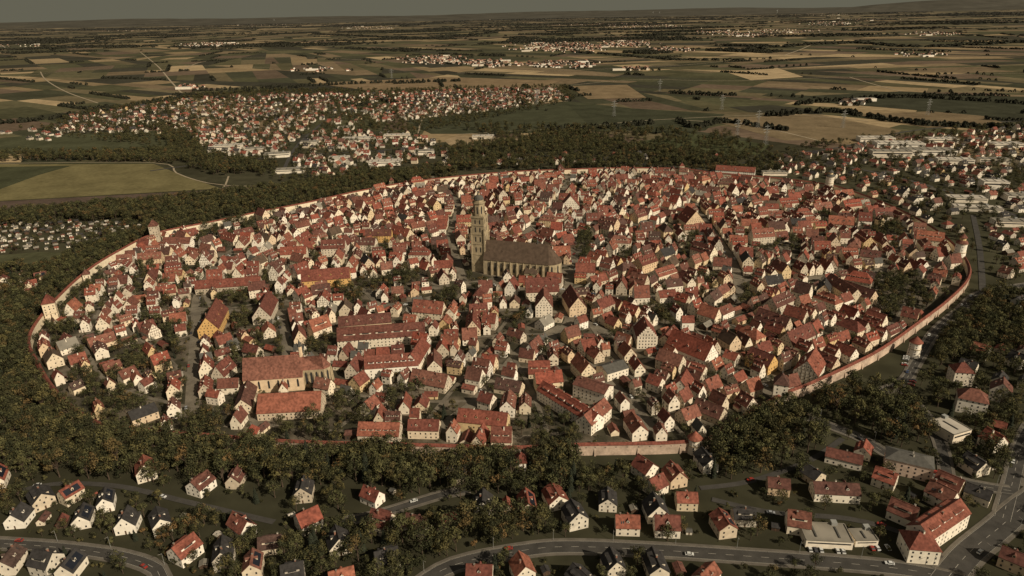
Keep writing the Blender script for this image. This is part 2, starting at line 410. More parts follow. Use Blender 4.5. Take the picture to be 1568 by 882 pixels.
road([(1072,748),(1150,737),(1240,705),(1290,672)], 4, False, False)
road([(1090,765),(1180,785),(1300,795),(1390,820),(1440,855)], 4, False, False)
road([(0,760),(80,742),(180,745),(290,770),(420,800)], 4, False, False)
road([(1130,258),(1240,250),(1330,262),(1440,290),(1568,335),(1640,370)], 8, False, False)
road([(1490,330),(1500,380),(1505,448)], 6, False, False)
road([(1100,262),(1180,240),(1290,225),(1400,200),(1640,178)], 8, False, False)
road([(230,262),(320,250),(430,240),(560,232),(700,228),(1100,262)], 8, False, False)
road([(430,272),(450,230),(480,200),(520,175),(600,160),(860,133)], 7, False, False)
def track(px, wd=5, z=.45):
    L = smooth(GP(px), 30); mb = MB(); ribbon(mb, L, normals(L), -wd/2, wd/2, z, z, "track_gravel"); put(mb.mesh("farm_track"), "farm_track", 0, 0)
track([(62,110),(70,122),(100,140),(150,158)], 6)
track([(215,80),(240,100),(262,125),(285,150)], 7)
track([(-40,251.5),(0,250.5),(235,249.5),(270,265),(300,276),(345,284),(440,286)], 3)
track([(338,290),(345,284),(350,270)], 3)
track([(280,108),(310,95),(380,88),(520,90),(640,98)], 8)
track([(700,206),(880,195),(1000,184),(1200,176),(1330,186)], 4)
track([(1040,184),(1110,188),(1170,196),(1215,206),(1255,216)], 5)
track([(860,132),(980,122),(1120,124),(1300,118),(1568,112)], 6)
track([(1200,85),(1230,74),(1260,60)], 9)
track([(640,205),(660,175),(760,165),(870,155)], 4)
track([(1300,118),(1380,140),(1500,160),(1640,170)], 6)
track([(0,120),(120,108),(240,100),(420,104)], 6)
track([(700,112),(860,108),(1040,100),(1200,85)], 7)

# ------------------------------------------------------------------ house templates
def windows_on(b, P0, dirx, width, z0, z1, nrm, colsp=2.9, storey=2.8, ww=.85, wh=1.25, shut=False):
    n = max(1, int((width-1.0)/colsp)); rows = max(1, int((z1-z0+.3)/storey))
    for r_ in range(rows):
        zb = z0+r_*storey+.95
        if zb+wh > z1+.1: break
        for k in range(n):
            cx = (k+.5)/n*width-width/2
            if random.random() < .12: continue
            mt = "glass"
            if r_ == 0 and k == n//2 and random.random() < .7: mt = "door_wood"
            zz0 = zb if mt == "glass" else .05
            q = lambda a, z, o=.05: (P0[0]+dirx[0]*a+nrm[0]*o, P0[1]+dirx[1]*a+nrm[1]*o, z)
            b.face([q(cx-ww/2, zz0), q(cx+ww/2, zz0), q(cx+ww/2, zb+wh), q(cx-ww/2, zb+wh)], mt)
            if shut and mt == "glass":
                for s in (-1, 1): b.face([q(cx+s*ww/2+s*.02, zz0, .06), q(cx+s*(ww/2+.42), zz0, .06), q(cx+s*(ww/2+.42), zb+wh, .06), q(cx+s*ww/2+s*.02, zb+wh, .06)], "timber")
def house(w, d, he, pitch, roof="clay_tile", wall="plaster", kind="gable", dorm=0, chim=1, timber=False, step=False, solar=False, ov=.45, shed_d=False, shut=False, colsp=2.9, b=None):
    b = b or MB(); hw, hd = w/2, d/2; tp = tan(radians(pitch)); rise = hw*tp; t = .28
    zr_ = he+rise
    if kind == "gable":
        for s in (-1, 1):
            b.face([(-hw, s*hd, 0), (hw, s*hd, 0), (hw, s*hd, he), (0, s*hd, zr_), (-hw, s*hd, he)], wall)
            b.face([(s*hw, -hd, 0), (s*hw, hd, 0), (s*hw, hd, he), (s*hw, -hd, he)], wall)
            x1 = s*(hw+ov); z1 = he-ov*tp; og = ov*.6
            b.hexa([(x1, -hd-og, z1), (x1, hd+og, z1), (0, hd+og, zr_), (0, -hd-og, zr_), (x1, -hd-og, z1+t), (x1, hd+og, z1+t), (0, hd+og, zr_+t), (0, -hd-og, zr_+t)], roof)
            zz_ = he+.7; k = 0
            while zz_+1.1 < zr_-1.2 and k < 3:
                half = (zr_-zz_-1.1)/tp-.5; nn = max(1, int(half*2/2.4))
                for i in range(nn):
                    cx = (i+.5)/nn*2*half-half; y = s*(hd+.05)
                    b.face([(cx-.36, y, zz_), (cx+.36, y, zz_), (cx+.36, y, zz_+.95), (cx-.36, y, zz_+.95)], "glass")
                zz_ += 2.5; k += 1
        b.box(-.18, .18, -hd-ov*.6, hd+ov*.6, zr_+t-.12, zr_+t+.1, roof)
    else:
        hr = max(.0, hd-hw*.9); e = ov
        for s in (-1, 1):
            b.face([(-hw, s*hd, 0), (hw, s*hd, 0), (hw, s*hd, he), (-hw, s*hd, he)], wall)
            b.face([(s*hw, -hd, 0), (s*hw, hd, 0), (s*hw, hd, he), (s*hw, -hd, he)], wall)
            b.face([(-hw-e, s*(hd+e), he), (hw+e, s*(hd+e), he), (0, s*hr, zr_)], roof)
            b.face([(s*(hw+e), -hd-e, he), (s*(hw+e), hd+e, he), (0, hr, zr_), (0, -hr, zr_)], roof)
        b.face([(-hw-e, -hd-e, he-.02), (hw+e, -hd-e, he-.02), (hw+e, hd+e, he-.02), (-hw-e, hd+e, he-.02)], "timber")
    for s in (-1, 1):
        windows_on(b, (0, s*hd), (1, 0), w, 0, he, (0, s), colsp, shut=shut)
        windows_on(b, (s*hw, 0), (0, 1), d, 0, he, (s, 0), colsp+.2, shut=shut)
    if timber:
        for s in (-1, 1):
            y0, y1 = (hd+.01, hd+.09) if s > 0 else (-hd-.09, -hd-.01)
            zt = 3.0
            while zt < zr_-1.5:
                half = hw if zt < he else (zr_-zt)/tp-.1; b.box(-half, half, y0, y1, zt-.12, zt+.12, "timber"); zt += 2.75
            k = -hw+.15
            while k <= hw:
                ztop = zr_-abs(k)*tp-.15; b.box(k-.1, k+.1, y0+s*.015, y1+s*.015, 3.0, ztop, "timber"); k += (w-.3)/6
    for s in (-1, 1):
        for i in range(dorm):
            y = ((i+.5)/dorm-.5)*d*.9; f = .66; zb = he+rise*(1-f); top = min(zb+1.5, zr_-.5); xf = s*hw*f
            xb = s*hw*(1-(top-he)/rise); dw = .75 if not shed_d else d/dorm*.32
            b.face([(xf, y-dw, zb), (xf, y+dw, zb), (xf, y+dw, top), (xf, y-dw, top)], wall)
            b.face([(xf+s*.05, y-dw*.6, zb+.5), (xf+s*.05, y+dw*.6, zb+.5), (xf+s*.05, y+dw*.6, top-.15), (xf+s*.05, y-dw*.6, top-.15)], "glass")
            for q in (-1, 1): b.face([(xf, y+q*dw, zb), (xf, y+q*dw, top), (xb, y+q*dw, top)], wall)
            if shed_d: b.face([(xf+s*.25, y-dw-.15, top), (xf+s*.25, y+dw+.15, top), (xb-s*.35, y+dw+.15, top+.5), (xb-s*.35, y-dw-.15, top+.5)], roof)
            else:
                xr = s*max(0, hw*(1-(top+.8-he)/rise))
                for q in (-1, 1): b.face([(xf+s*.2, y+q*(dw+.15), top-.1), (xf+s*.2, y, top+.8), (xr, y, top+.8), (xb, y+q*(dw+.15), top-.1)], roof)
                b.face([(xf, y-dw, top), (xf, y+dw, top), (xf, y, top+.75)], wall)
    for i in range(chim):
        x = U(-.25, .25)*w*.6; y = U(-.35, .35)*d if kind == "gable" else U(-.1, .1)*d; zc = zr_-abs(x)*tp
        b.box(x-.4, x+.4, y-.35, y+.35, zc-.3, max(zc+1.3, zr_+.8), random.choice(["brick", "brick", "white_plaster"])); zt = max(zc+1.3, zr_+.8)
        b.box(x-.48, x+.48, y-.43, y+.43, zt, zt+.12, "flat_roof")
    if solar:
        s = 1; k = t+.08
        P = lambda f, y: (s*hw*f, y, he+rise*(1-f)+k)
        b.face([P(.9, -hd*.8), P(.9, hd*.75), P(.25, hd*.75), P(.25, -hd*.8)], "solar")
    else:
        for _ in range(random.randint(0, 3)):
            if kind != "gable": break
            s = random.choice((-1, 1)); f = U(.35, .7); y = U(-.38, .38)*d; k = t+.06; df = .9/hw*.5
            b.face([(s*hw*(f+df), y-.35, he+rise*(1-f-df)+k), (s*hw*(f+df), y+.35, he+rise*(1-f-df)+k), (s*hw*(f-df), y+.35, he+rise*(1-f+df)+k), (s*hw*(f-df), y-.35, he+rise*(1-f+df)+k)], "glass")
    if step:
        ns = 6
        for s in (-1, 1):
            y0, y1 = (hd+.03, hd+.5) if s > 0 else (-hd-.5, -hd-.03)
            for i in range(ns):
                half = hw*(1-i/ns); z0_ = he+rise*i/ns; b.box(-half, half, y0, y1, z0_ if i else 0, z0_+rise/ns+.7 if i == ns-1 else he+rise*(i+1)/ns+.5, wall)
            yw = s*(hd+.54)
            for r_ in range(int(zr_/2.9)):
                zb = .9+r_*2.9; half = hw-.8 if zb+1.4 < he else (zr_-zb-1.4)/tp
                nn = int(half*2/2.4)
                for i in range(nn):
                    cx = (i+.5)/nn*2*half-half; b.face([(cx-.45, yw, zb), (cx+.45, yw, zb), (cx+.45, yw, zb+1.3), (cx-.45, yw, zb+1.3)], "glass")
    return b
TT = []
for i in range(60):
    w_ = U(6, 12); d_ = w_*U(1.1, 1.85); he_ = U(4.0, 8.8); pi_ = U(44, 58)
    tm = random.random() < .14; nm = "half_timbered_house" if tm else "gabled_town_house"
    rf = {5: "dark_tile", 18: "slate", 31: "church_roof", 44: "flat_roof"}.get(i, "clay_tile")
    b = house(w_, d_, he_, pi_, rf, "white_plaster" if (tm or random.random() < .4) else "plaster", dorm=random.choice([0, 0, 1, 2, 3]), chim=random.choice([1, 1, 2]), timber=tm, shed_d=random.random() < .4, shut=random.random() < .2)
    if random.random() < .35:
        s = random.choice((-1, 1)); x0 = s*w_/2; x1 = s*(w_/2+2.4); y0, y1 = -d_*.1, d_*.38
        xa, xb = sorted((x0, x1)); b.box(xa, xb, y0, y1, 0, 2.4, "plaster")
        b.face([(x1+s*.3, y0-.2, 2.42), (x1+s*.3, y1+.2, 2.42), (x0, y1+.2, 4.0), (x0, y0-.2, 4.0)], "clay_tile")
    TT.append((b.mesh(nm), w_, d_, nm))
for i in range(12):
    w_ = U(10, 14); d_ = w_*U(1.5, 2.6); b = house(w_, d_, U(6, 9.5), U(44, 54), "clay_tile", "plaster", kind="hip" if i % 4 == 0 else "gable", dorm=random.choice([0, 3, 4, 5]), chim=2, shed_d=i % 2 == 0)
    TT.append((b.mesh("large_town_house"), w_, d_, "large_town_house"))
TS = []
for i in range(9):
    w_ = U(5, 7); d_ = w_*U(1.0, 1.8); b = house(w_, d_, U(2.6, 4.2), U(25, 48), "flat_roof" if i == 8 else "clay_tile", "plaster" if i % 2 else "timber", chim=0)
    TS.append((b.mesh("outbuilding"), w_, d_, "outbuilding"))
SHED = []
for i in range(6):
    w_ = U(3.5, 5); d_ = w_*U(1.0, 1.5); b = house(w_, d_, U(2.2, 2.8), U(18, 32), ["dark_tile", "flat_roof", "metal_roof", "suburb_tile", "flat_roof", "slate"][i], ["timber", "suburb_plaster"][i % 2], chim=0)
    SHED.append((b.mesh("garden_shed"), w_, d_, "garden_shed"))
SUB = []
for i in range(18):
    w_ = U(8, 10.5); d_ = U(10, 14); b = house(w_, d_, U(4.0, 6.0), U(34, 48), "suburb_tile", "suburb_plaster", kind="hip" if i % 6 == 5 else "gable", dorm=random.choice([0, 0, 1, 1]), shed_d=True, solar=random.random() < .2, chim=1)
    SUB.append((b.mesh("suburban_house"), w_, d_, "suburban_house"))
SR = []; SDK = []
for i in range(8):
    w_ = U(8.5, 11); d_ = U(10, 13); k = dict(kind="gable", dorm=random.choice([0, 1, 1]), chim=1, shed_d=i % 2 == 0, solar=i % 4 == 3)
    SR.append((house(w_, d_, U(4.6, 6.4), U(38, 48), "clay_tile", "white_plaster" if i % 3 else "plaster", **k).mesh("detached_house"), w_, d_, "detached_house"))
    SDK.append((house(w_, d_, U(4.6, 6.4), U(36, 44), "dark_tile", "white_plaster" if i % 2 else "suburb_plaster", **k).mesh("detached_house"), w_, d_, "detached_house"))

def hall(w_, d_, h, roofm="metal_roof"):
    b = MB(); b.box(-w_/2, w_/2, -d_/2, d_/2, 0, h, "white_plaster", roofm)
    for s in (-1, 1):
        b.box(-w_/2, w_/2, s*d_/2-.2, s*d_/2+.2, h+.003, h+.5, "flat_roof"); b.box(s*w_/2-.2, s*w_/2+.2, -d_/2+.2, d_/2-.2, h+.003, h+.5, "flat_roof")
        b.face([(-w_/2+1, s*(d_/2+.05), h*.6), (w_/2-1, s*(d_/2+.05), h*.6), (w_/2-1, s*(d_/2+.05), h*.78), (-w_/2+1, s*(d_/2+.05), h*.78)], "glass")
        windows_on(b, (s*w_/2, 0), (0, 1), d_, 0, h, (s, 0), 5)
    n_ = int(w_/12)
    for i in range(n_): x = (i+.5)/n_*w_-w_/2; b.box(x-.4, x+.4, -d_*.3, d_*.3, h+.003, h+.5, "slate")
    b.box(w_*.2, w_*.2+3, d_*.38, d_*.38+3, h+.004, h+1.8, "steel")
    return b.mesh("industrial_hall")

def place(T, x, y, rot, sc=1.0):
    me, w_, d_, nm = T; mark(x, y, w_*sc, d_*sc, rot, 2); return put(me, nm, x, y, rot, (sc, sc, sc*U(.88, 1.14)))

def big(name, a, c, depth, he, pitch, along=True, **k):
    A = Vector(G(*a)); B = Vector(G(*c)); L = (B-A).length; d = (B-A).normalized(); n_ = Vector((-d.y, d.x))
    if n_.y < 0: n_ = -n_
    ce = (A+B)/2+n_*depth/2; an = atan2(d.y, d.x)
    if along: b = house(depth, L, he, pitch, **k); rot = an+pi/2
    else: b = house(L, depth, he, pitch, **k); rot = an
    mark(ce.x, ce.y, L, depth, an, 2, 1.0)
    return put(b.mesh(name), name, ce.x, ce.y, rot)
big("granary_building", (463,444), (537,438), 17, 9.5, 47, wall="yellow_plaster", dorm=4, colsp=4)
big("tithe_barn", (305,520), (337,517), 46, 9, 52, along=False, wall="yellow_plaster", dorm=3)
big("tithe_barn", (388,498), (416,496), 40, 8, 52, along=False, wall="plaster", dorm=0)
big("monastery_wing", (518,536), (652,526), 15, 8.5, 50, dorm=5, shed_d=True, colsp=3)
big("monastery_wing", (520,512), (600,505), 12, 8, 48, dorm=4)
big("school_building", (560,582), (642,576), 15, 10, 44, wall="white_plaster", dorm=6, shed_d=True)
big("gabled_hall", (643,574), (660,545), 13, 10, 50, wall="white_plaster")
big("salvator_barn", (395,645), (492,640), 20, 6.5, 44, dorm=0, chim=1)
big("monastery_wing", (360,636), (372,600), 12, 6, 46)
big("great_barn", (1018,540), (1078,566), 18, 8, 52, wall="white_plaster", dorm=3, colsp=3.5)
big("stepped_gable_house", (975,534), (1006,534), 24, 9.5, 50, along=False, wall="white_plaster", step=True)
big("half_timbered_hall", (1212,582), (1250,592), 26, 8.5, 50, along=False, wall="white_plaster", timber=True, dorm=3)
big("hotel_building", (877,606), (925,622), 14, 10, 26, wall="white_plaster", dorm=0)
big("administration_wing", (822,612), (905,665), 12, 8.5, 42, wall="white_plaster", dorm=6, shed_d=True)
big("administration_wing", (905,668), (936,640), 12, 8.5, 44, wall="white_plaster", dorm=2)
big("white_gable_house", (860,325), (887,325), 22, 9, 50, along=False, wall="white_plaster")
big("town_hall", (806,462), (856,460), 18, 10, 52, wall="plaster", dorm=4)
big("gabled_town_hall_annex", (820,486), (846,486), 24, 11, 54, along=False, wall="white_plaster", dorm=2)
big("timber_gable_hall", (872,486), (898,484), 34, 9, 52, along=False, dorm=3)
big("row_building", (1050,352), (1078,350), 30, 9, 50, along=False, dorm=3)
big("row_building", (430,400), (470,398), 13, 8, 48, dorm=3)
big("row_building", (250,382), (292,382), 12, 8, 45, wall="white_plaster")
big("row_building", (300,452), (400,445), 12, 7, 48, dorm=4)
big("row_building", (700,660), (775,668), 13, 8, 44, wall="plaster", dorm=4)
big("row_building", (625,672), (672,673), 11, 7, 42, dorm=2)
big("row_building", (1095,268), (1155,272), 14, 9, 45, wall="white_plaster", dorm=3)
big("row_building", (1280,452), (1330,470), 13, 8, 48, dorm=3)
big("row_building", (1260,440), (1300,466), 13, 8, 48, dorm=3)
big("row_building", (1175,575), (1140,560), 13, 8, 48, wall="yellow_plaster", dorm=3)
big("row_building", (560,372), (600,371), 13, 9, 46, wall="yellow_plaster", dorm=3)
big("grey_roofed_hall", (930,585), (962,575), 15, 7, 24, wall="white_plaster", roof="slate", dorm=0)
big("grey_roofed_hall", (205,655), (245,640), 12, 6, 36, wall="plaster", roof="dark_tile")

# --- St George church
def pointed(b, P0, dx, a, z0, z1, wd, nrm, o=.06, mat="glass"):
    q = lambda s, z: (P0[0]+dx[0]*(a+s)+nrm[0]*o, P0[1]+dx[1]*(a+s)+nrm[1]*o, z)
    b.face([q(-wd/2, z0), q(wd/2, z0), q(wd/2, z1-wd), q(wd*.3, z1-wd*.35), q(0, z1), q(-wd*.3, z1-wd*.35), q(-wd/2, z1-wd)], mat)
def church():
    b = MB(); r = 7.0
    b.box(-r-.6, r+.6, -r-.6, r+.6, 0, 9, "stone")
    b.box(-r, r, -r, r, 9.004, 62, "stone")
    for z in (20, 32, 43, 53, 61):
        b.box(-r-.35, r+.35, -r-.35, r+.35, z, z+.7, "stone")
    for z0, z1 in ((23, 29), (35, 41), (46, 51.5), (55, 60)):
        for s in (-1, 1):
            for a in (-2.6, 2.6):
                pointed(b, (0, s*r), (1, 0), a, z0, z1, 1.5, (0, s)); pointed(b, (s*r, 0), (0, 1), a, z0, z1, 1.5, (s, 0))
    for sx in (-1, 1):
        for sy in (-1, 1):
            b.box(*sorted((sx*(r-.2), sx*(r+1.1))), *sorted((sy*(r-.2), sy*(r+1.1))), 0, 50, "stone")
            b.cyl(sx*(r-.6), sy*(r-.6), 62.7, 67, .8, .1, 6, "stone")
    b.box(-r-.7, r+.7, -r-.7, r+.7, 62.0, 62.6, "stone")
    for s in (-1, 1):
        b.box(-r-.7, r+.7, s*(r+.45)-.12, s*(r+.45)+.12, 62.605, 63.9, "stone"); b.box(s*(r+.45)-.12, s*(r+.45)+.12, -r-.3, r+.3, 62.605, 63.9, "stone")
    b.cyl(0, 0, 62.6, 77, 6.3, 6.2, 8, "stone", ph=pi/8)
    for k in range(8):
        a = k*pi/4; c, s = cos(a), sin(a); pr = 6.3*cos(pi/8)
        pointed(b, (c*pr, s*pr), (-s, c), 0, 66, 74.5, 1.5, (c, s))
    b.cyl(0, 0, 77.0, 77.7, 7.2, 7.2, 8, "stone", ph=pi/8)
    b.cyl(0, 0, 77.7, 78.9, 7.1, 7.1, 8, "stone", cap=False, ph=pi/8)
    b.cyl(0, 0, 77.72, 81, 5.4, 5.2, 8, "stone", ph=pi/8)
    for z0, z1, r0, r1 in ((81, 83, 5.6, 5.0), (83, 84.8, 5.0, 3.7), (84.8, 85.8, 3.7, 1.8)): b.cyl(0, 0, z0, z1, r0, r1, 12, "slate")
    b.cyl(0, 0, 85.8, 88, 1.4, 1.4, 8, "stone"); b.cyl(0, 0, 88, 90.5, 1.6, .1, 8, "slate"); b.cyl(0, 0, 90.4, 92, .12, .05, 5, "steel")
    x0 = 7; x1 = 80; hw = 12.5; he = 17; zr_ = 36
    ap = [(x1, -hw), (x1+7, -hw*.75), (x1+11, -hw*.28), (x1+11, hw*.28), (x1+7, hw*.75), (x1, hw)]
    ring = [(x0, -hw)]+ap+[(x0, hw)]
    for i in range(len(ring)):
        p = ring[i]; q = ring[(i+1) % len(ring)]; b.face([(*p, 0), (*q, 0), (*q, he), (*p, he)], "stone")
    e = 1.05; R2 = [(x0 if p[0] == x0 else (p[0]-40)*1.015+40, p[1]*e) for p in ring]; tip = (x1-3, 0, zr_)
    b.face([(*R2[0], he), (*R2[1], he), tip, (x0, 0, zr_)], "church_roof"); b.face([(*R2[-1], he), (*R2[-2], he), tip, (x0, 0, zr_)], "church_roof")
    for i in range(1, len(R2)-2): b.face([(*R2[i], he), (*R2[i+1], he), tip], "church_roof")
    b.face([(x0, -hw, he), (x0, hw, he), (x0, 0, zr_)], "stone")
    for i in range(1, len(ring)-2):
        p = Vector(ring[i]); q = Vector(ring[i+1]); m_ = (p+q)/2; d = (q-p).normalized(); nn = Vector((d.y, -d.x))
        pointed(b, m_, d, 0, 4, 15, 2.0, nn)
    for k in range(10):
        x = x0+6+k*7.2
        for s in (-1, 1):
            pointed(b, (x, s*hw), (1, 0), 0, 4.5, 15, 2.3, (0, s))
            pointed(b, (x, s*hw), (1, 0), 0, 4.2, 15.4, .22, (0, s), .1, "stone")
            xb = x+3.6; y0, y1 = sorted((s*hw, s*(hw+2.0))); b.box(xb-.55, xb+.55, y0, y1, 0, 11.5, "stone")
            y0, y1 = sorted((s*hw, s*(hw+1.2))); b.box(xb-.45, xb+.45, y0, y1, 11.503, 16.2, "stone")
            if k % 2 == 0:
                f = .55; zb = he+(zr_-he)*(1-f); yy = s*hw*f; b.box(x-.6, x+.6, *sorted((yy, yy-s*1.2)), zb-.3, zb+1.4, "church_roof")
    b.box(x0+48, x0+62, -hw-7, -hw-.02, 0, 8, "stone", "church_roof"); b.face([(x0+48, -hw-7.3, 8.01), (x0+62, -hw-7.3, 8.01), (x0+62, -hw-.1, 12), (x0+48, -hw-.1, 12)], "church_roof")
    b.cyl(x0+58, 0, zr_-1, zr_+2, .9, .8, 6, "slate"); b.cyl(x0+58, 0, zr_+2, zr_+6, 1.1, .05, 6, "slate")
    return b.mesh("gothic_church")
TA = Vector(G(737,413)); TB = Vector(G(862,424)); d = (TB-TA).normalized(); an = atan2(d.y, d.x)
put(church(), "gothic_church", TA.x, TA.y, an)
cc = TA+d*44; mark(cc.x, cc.y, 108, 34, an, 2, 3)

# Salvator church
b = MB(); W_ = 19; Lh = 44; he = 12; zr_ = 26
ring = [(-Lh/2, -W_/2), (Lh/2, -W_/2), (Lh/2, W_/2), (-Lh/2, W_/2)]
for i in range(4): p, q = ring[i], ring[(i+1) % 4]; b.face([(*p, 0), (*q, 0), (*q, he), (*p, he)], "plaster")
for s in (-1, 1):
    b.face([(s*Lh/2, -W_/2, he), (s*Lh/2, W_/2, he), (s*Lh/2, 0, zr_)], "plaster")
    b.face([(-Lh/2-.4, s*(W_/2+.5), he-.5), (Lh/2+.4, s*(W_/2+.5), he-.5), (Lh/2+.4, 0, zr_+.2), (-Lh/2-.4, 0, zr_+.2)], "clay_tile")
    for k in range(6): pointed(b, (-18+k*7.2, s*W_/2), (1, 0), 0, 3.5, 10.5, 1.5, (0, s))
cw = 6; cx0 = Lh/2; cx1 = Lh/2+16
rg = [(cx0, -cw), (cx1, -cw), (cx1+4, -cw*.4), (cx1+4, cw*.4), (cx1, cw), (cx0, cw)]
for i in range(5):
    p, q = Vector(rg[i]), Vector(rg[i+1]); b.face([(*p, 0), (*q, 0), (*q, 15), (*p, 15)], "stone")
    dd = (q-p).normalized(); nn = Vector((dd.y, -dd.x)); n_ = max(1, int((q-p).length/4))
    for k in range(n_): pointed(b, p, dd, (k+.5)*(q-p).length/n_, 3, 13.5, 1.7, nn)
    for k in range(n_+1):
        c_ = p+dd*(k*(q-p).length/n_); b.hexa([(*(c_-dd*.4), 0), (*(c_+dd*.4), 0), (*(c_+dd*.4+nn*1.5), 0), (*(c_-dd*.4+nn*1.5), 0), (*(c_-dd*.4), 13), (*(c_+dd*.4), 13), (*(c_+dd*.4+nn*.5), 11), (*(c_-dd*.4+nn*.5), 11)], "stone")
    b.face([(*(p*1.0), 15), (*(q*1.0), 15), (cx1-2, 0, 24), (cx0, 0, 24)], "clay_tile")
b.cyl(cx0-1, 0, 24, 33, 1.5, 1.4, 6, "plaster"); b.cyl(cx0-1, 0, 33, 39, 1.8, .05, 6, "slate")
A = Vector(G(372,604)); B = Vector(G(470,597)); d = (B-A).normalized(); nn = Vector((-d.y, d.x)); ce = (A+B)/2+nn*W_/2
put(b.mesh("salvator_church"), "monastery_church", ce.x, ce.y, atan2(d.y, d.x)); mark(ce.x+d.x*9, ce.y+d.y*9, 66, 22, atan2(d.y, d.x), 2)

# --- wall towers
def gate_tower(w_, h, wall="plaster"):
    b = MB(); r = w_/2; b.box(-r, r, -r, r, 0, h, wall)
    b.box(-r-.25, r+.25, -r-.25, r+.25, h-.6, h+.01, "stone"); b.box(-r-.15, r+.15, -r-.15, r+.15, h*.45, h*.45+.4, "stone")
    for s in (-1, 1):
        pointed(b, (0, s*r), (1, 0), 0, .02, 5.5, 3.6, (0, s), .05, "timber")
        windows_on(b, (0, s*r), (1, 0), w_, 6, h, (0, s), 3); windows_on(b, (s*r, 0), (0, 1), w_, 6, h, (s, 0), 3)
    e = r+.6; rz = h+w_*.75
    for k in range(4):
        a = [(-e, -e), (e, -e), (e, e), (-e, e)]; p, q = a[k], a[(k+1) % 4]; y = r*.35
        t0, t1 = (0, -y), (0, y)
        if k == 0: b.face([(*p, h), (*q, h), (*t0, rz)], "clay_tile")
        elif k == 2: b.face([(*p, h), (*q, h), (*t1, rz)], "clay_tile")
        elif k == 1: b.face([(*p, h), (*q, h), (*t1, rz), (*t0, rz)], "clay_tile")
        else: b.face([(*p, h), (*q, h), (*t0, rz), (*t1, rz)], "clay_tile")
    b.cyl(0, 0, rz-.5, rz+2, .15, .1, 5, "steel")
    return b.mesh("gate_tower")
def round_tower(r, h, cone=7, capm="clay_tile", ball=False):
    b = MB(); n_ = 20; b.cyl(0, 0, 0, h*.55, r*1.05, r, n_, "white_plaster"); b.cyl(0, 0, h*.55, h*.55+.5, r+.3, r+.3, n_, "stone")
    b.cyl(0, 0, h*.55+.5, h, r*.96, r*.94, n_, "white_plaster"); b.cyl(0, 0, h-.6, h, r+.3, r+.3, n_, "stone")
    for z in (h*.25, h*.42, h*.66, h*.82):
        for k in range(6):
            a = k*pi/3+.2; c, s = cos(a), sin(a); rr = r*1.06
            b.face([(c*rr-s*-.35, s*rr+c*-.35, z), (c*rr-s*.35, s*rr+c*.35, z), (c*rr-s*.35, s*rr+c*.35, z+1.2), (c*rr-s*-.35, s*rr+c*-.35, z+1.2)], "glass")
    if ball:
        b.cyl(0, 0, h, h+cone*.35, r+.5, r*.7, n_, capm); b.cyl(0, 0, h+cone*.35, h+cone*.7, r*.55, r*.5, 12, "plaster"); b.cyl(0, 0, h+cone*.7, h+cone*1.2, r*.75, .05, 12, capm)
    else: b.cyl(0, 0, h, h+cone, r+.7, .05, n_, capm)
    return b.mesh("round_tower")
def tow(me, nm, u, v, rot=0):
    x, y = G(u, v); put(me, nm, x, y, rot); mark(x, y, 13, 13, 0, 2)
tow(round_tower(5.8, 23, 9, ball=True), "round_gate_tower", 1466, 402)
tow(round_tower(6.2, 23, 9, "slate", True), "round_gate_tower", 1268, 292)
tow(round_tower(4.6, 13, 5), "round_wall_tower", 1398, 545)
tow(round_tower(4.2, 11, 5), "round_wall_tower", 1062, 692)
tow(gate_tower(10, 21), "gate_tower", 240, 369, .2)
tow(gate_tower(10.5, 19), "gate_tower", 82, 490, .5)
tow(gate_tower(9.5, 17, "white_plaster"), "gate_tower", 1192, 616, -.35)
tow(gate_tower(8, 14, "yellow_plaster"), "wall_tower", 858, 268)
tow(gate_tower(8, 14), "wall_tower", 1043, 266)
tow(gate_tower(7, 10), "wall_tower", 390, 680, .05)
tow(gate_tower(7, 10), "wall_tower", 135, 432, .5)
tow(gate_tower(7, 9, "white_plaster"), "wall_tower", 797, 722)
tow(gate_tower(7, 10), "wall_tower", 600, 285, .2)

# ------------------------------------------------------------------ tree prototypes
def tree_mesh(h, cr, nm="deciduous_tree", nclump=15, leaf=.8, per=52):
    b = MB(); th = h*.5; b.cyl(0, 0, 0, th, .04*h*.6, .02*h*.5, 7, "bark", False)
    cz = h*.6; rz = h*.36
    for k in range(nclump):
        a = U(0, 2*pi); rr = cr*.74*sqrt(random.random()); z = cz+rz*U(-.75, .95)*(1-.45*(rr/cr))
        if k == 0: rr = 0; z = cz+rz*.75
        c = Vector((rr*cos(a), rr*sin(a), z)); r_ = cr*U(.26, .46)*(1.25 if nclump < 8 else 1)
        mat = "leaf_light" if random.random() < .5 else "leaf_dark"
        b.cyl(0, 0, th*U(.55, .98), c.z-.1, .012*h, .05, 4, "bark", False, 0, c.x, c.y)
        for _ in range(per):
            d = Vector((random.gauss(0, 1), random.gauss(0, 1), random.gauss(.15, 1))).normalized()
            p = c+Vector((d.x*r_, d.y*r_, d.z*r_*.8))*U(.65, 1.1); nn = (d+Vector((U(-.6, .6), U(-.6, .6), U(-.6, .6)))).normalized()
            x = nn.orthogonal().normalized(); y = nn.cross(x); an = U(0, 6.28); x, y = x*cos(an)+y*sin(an), y*cos(an)-x*sin(an)
            s = leaf*U(.55, 1.15)*.62; b.face([p-x*s, p-y*s*.7, p+x*s, p+y*s*.7], mat)
    return b.mesh(nm)
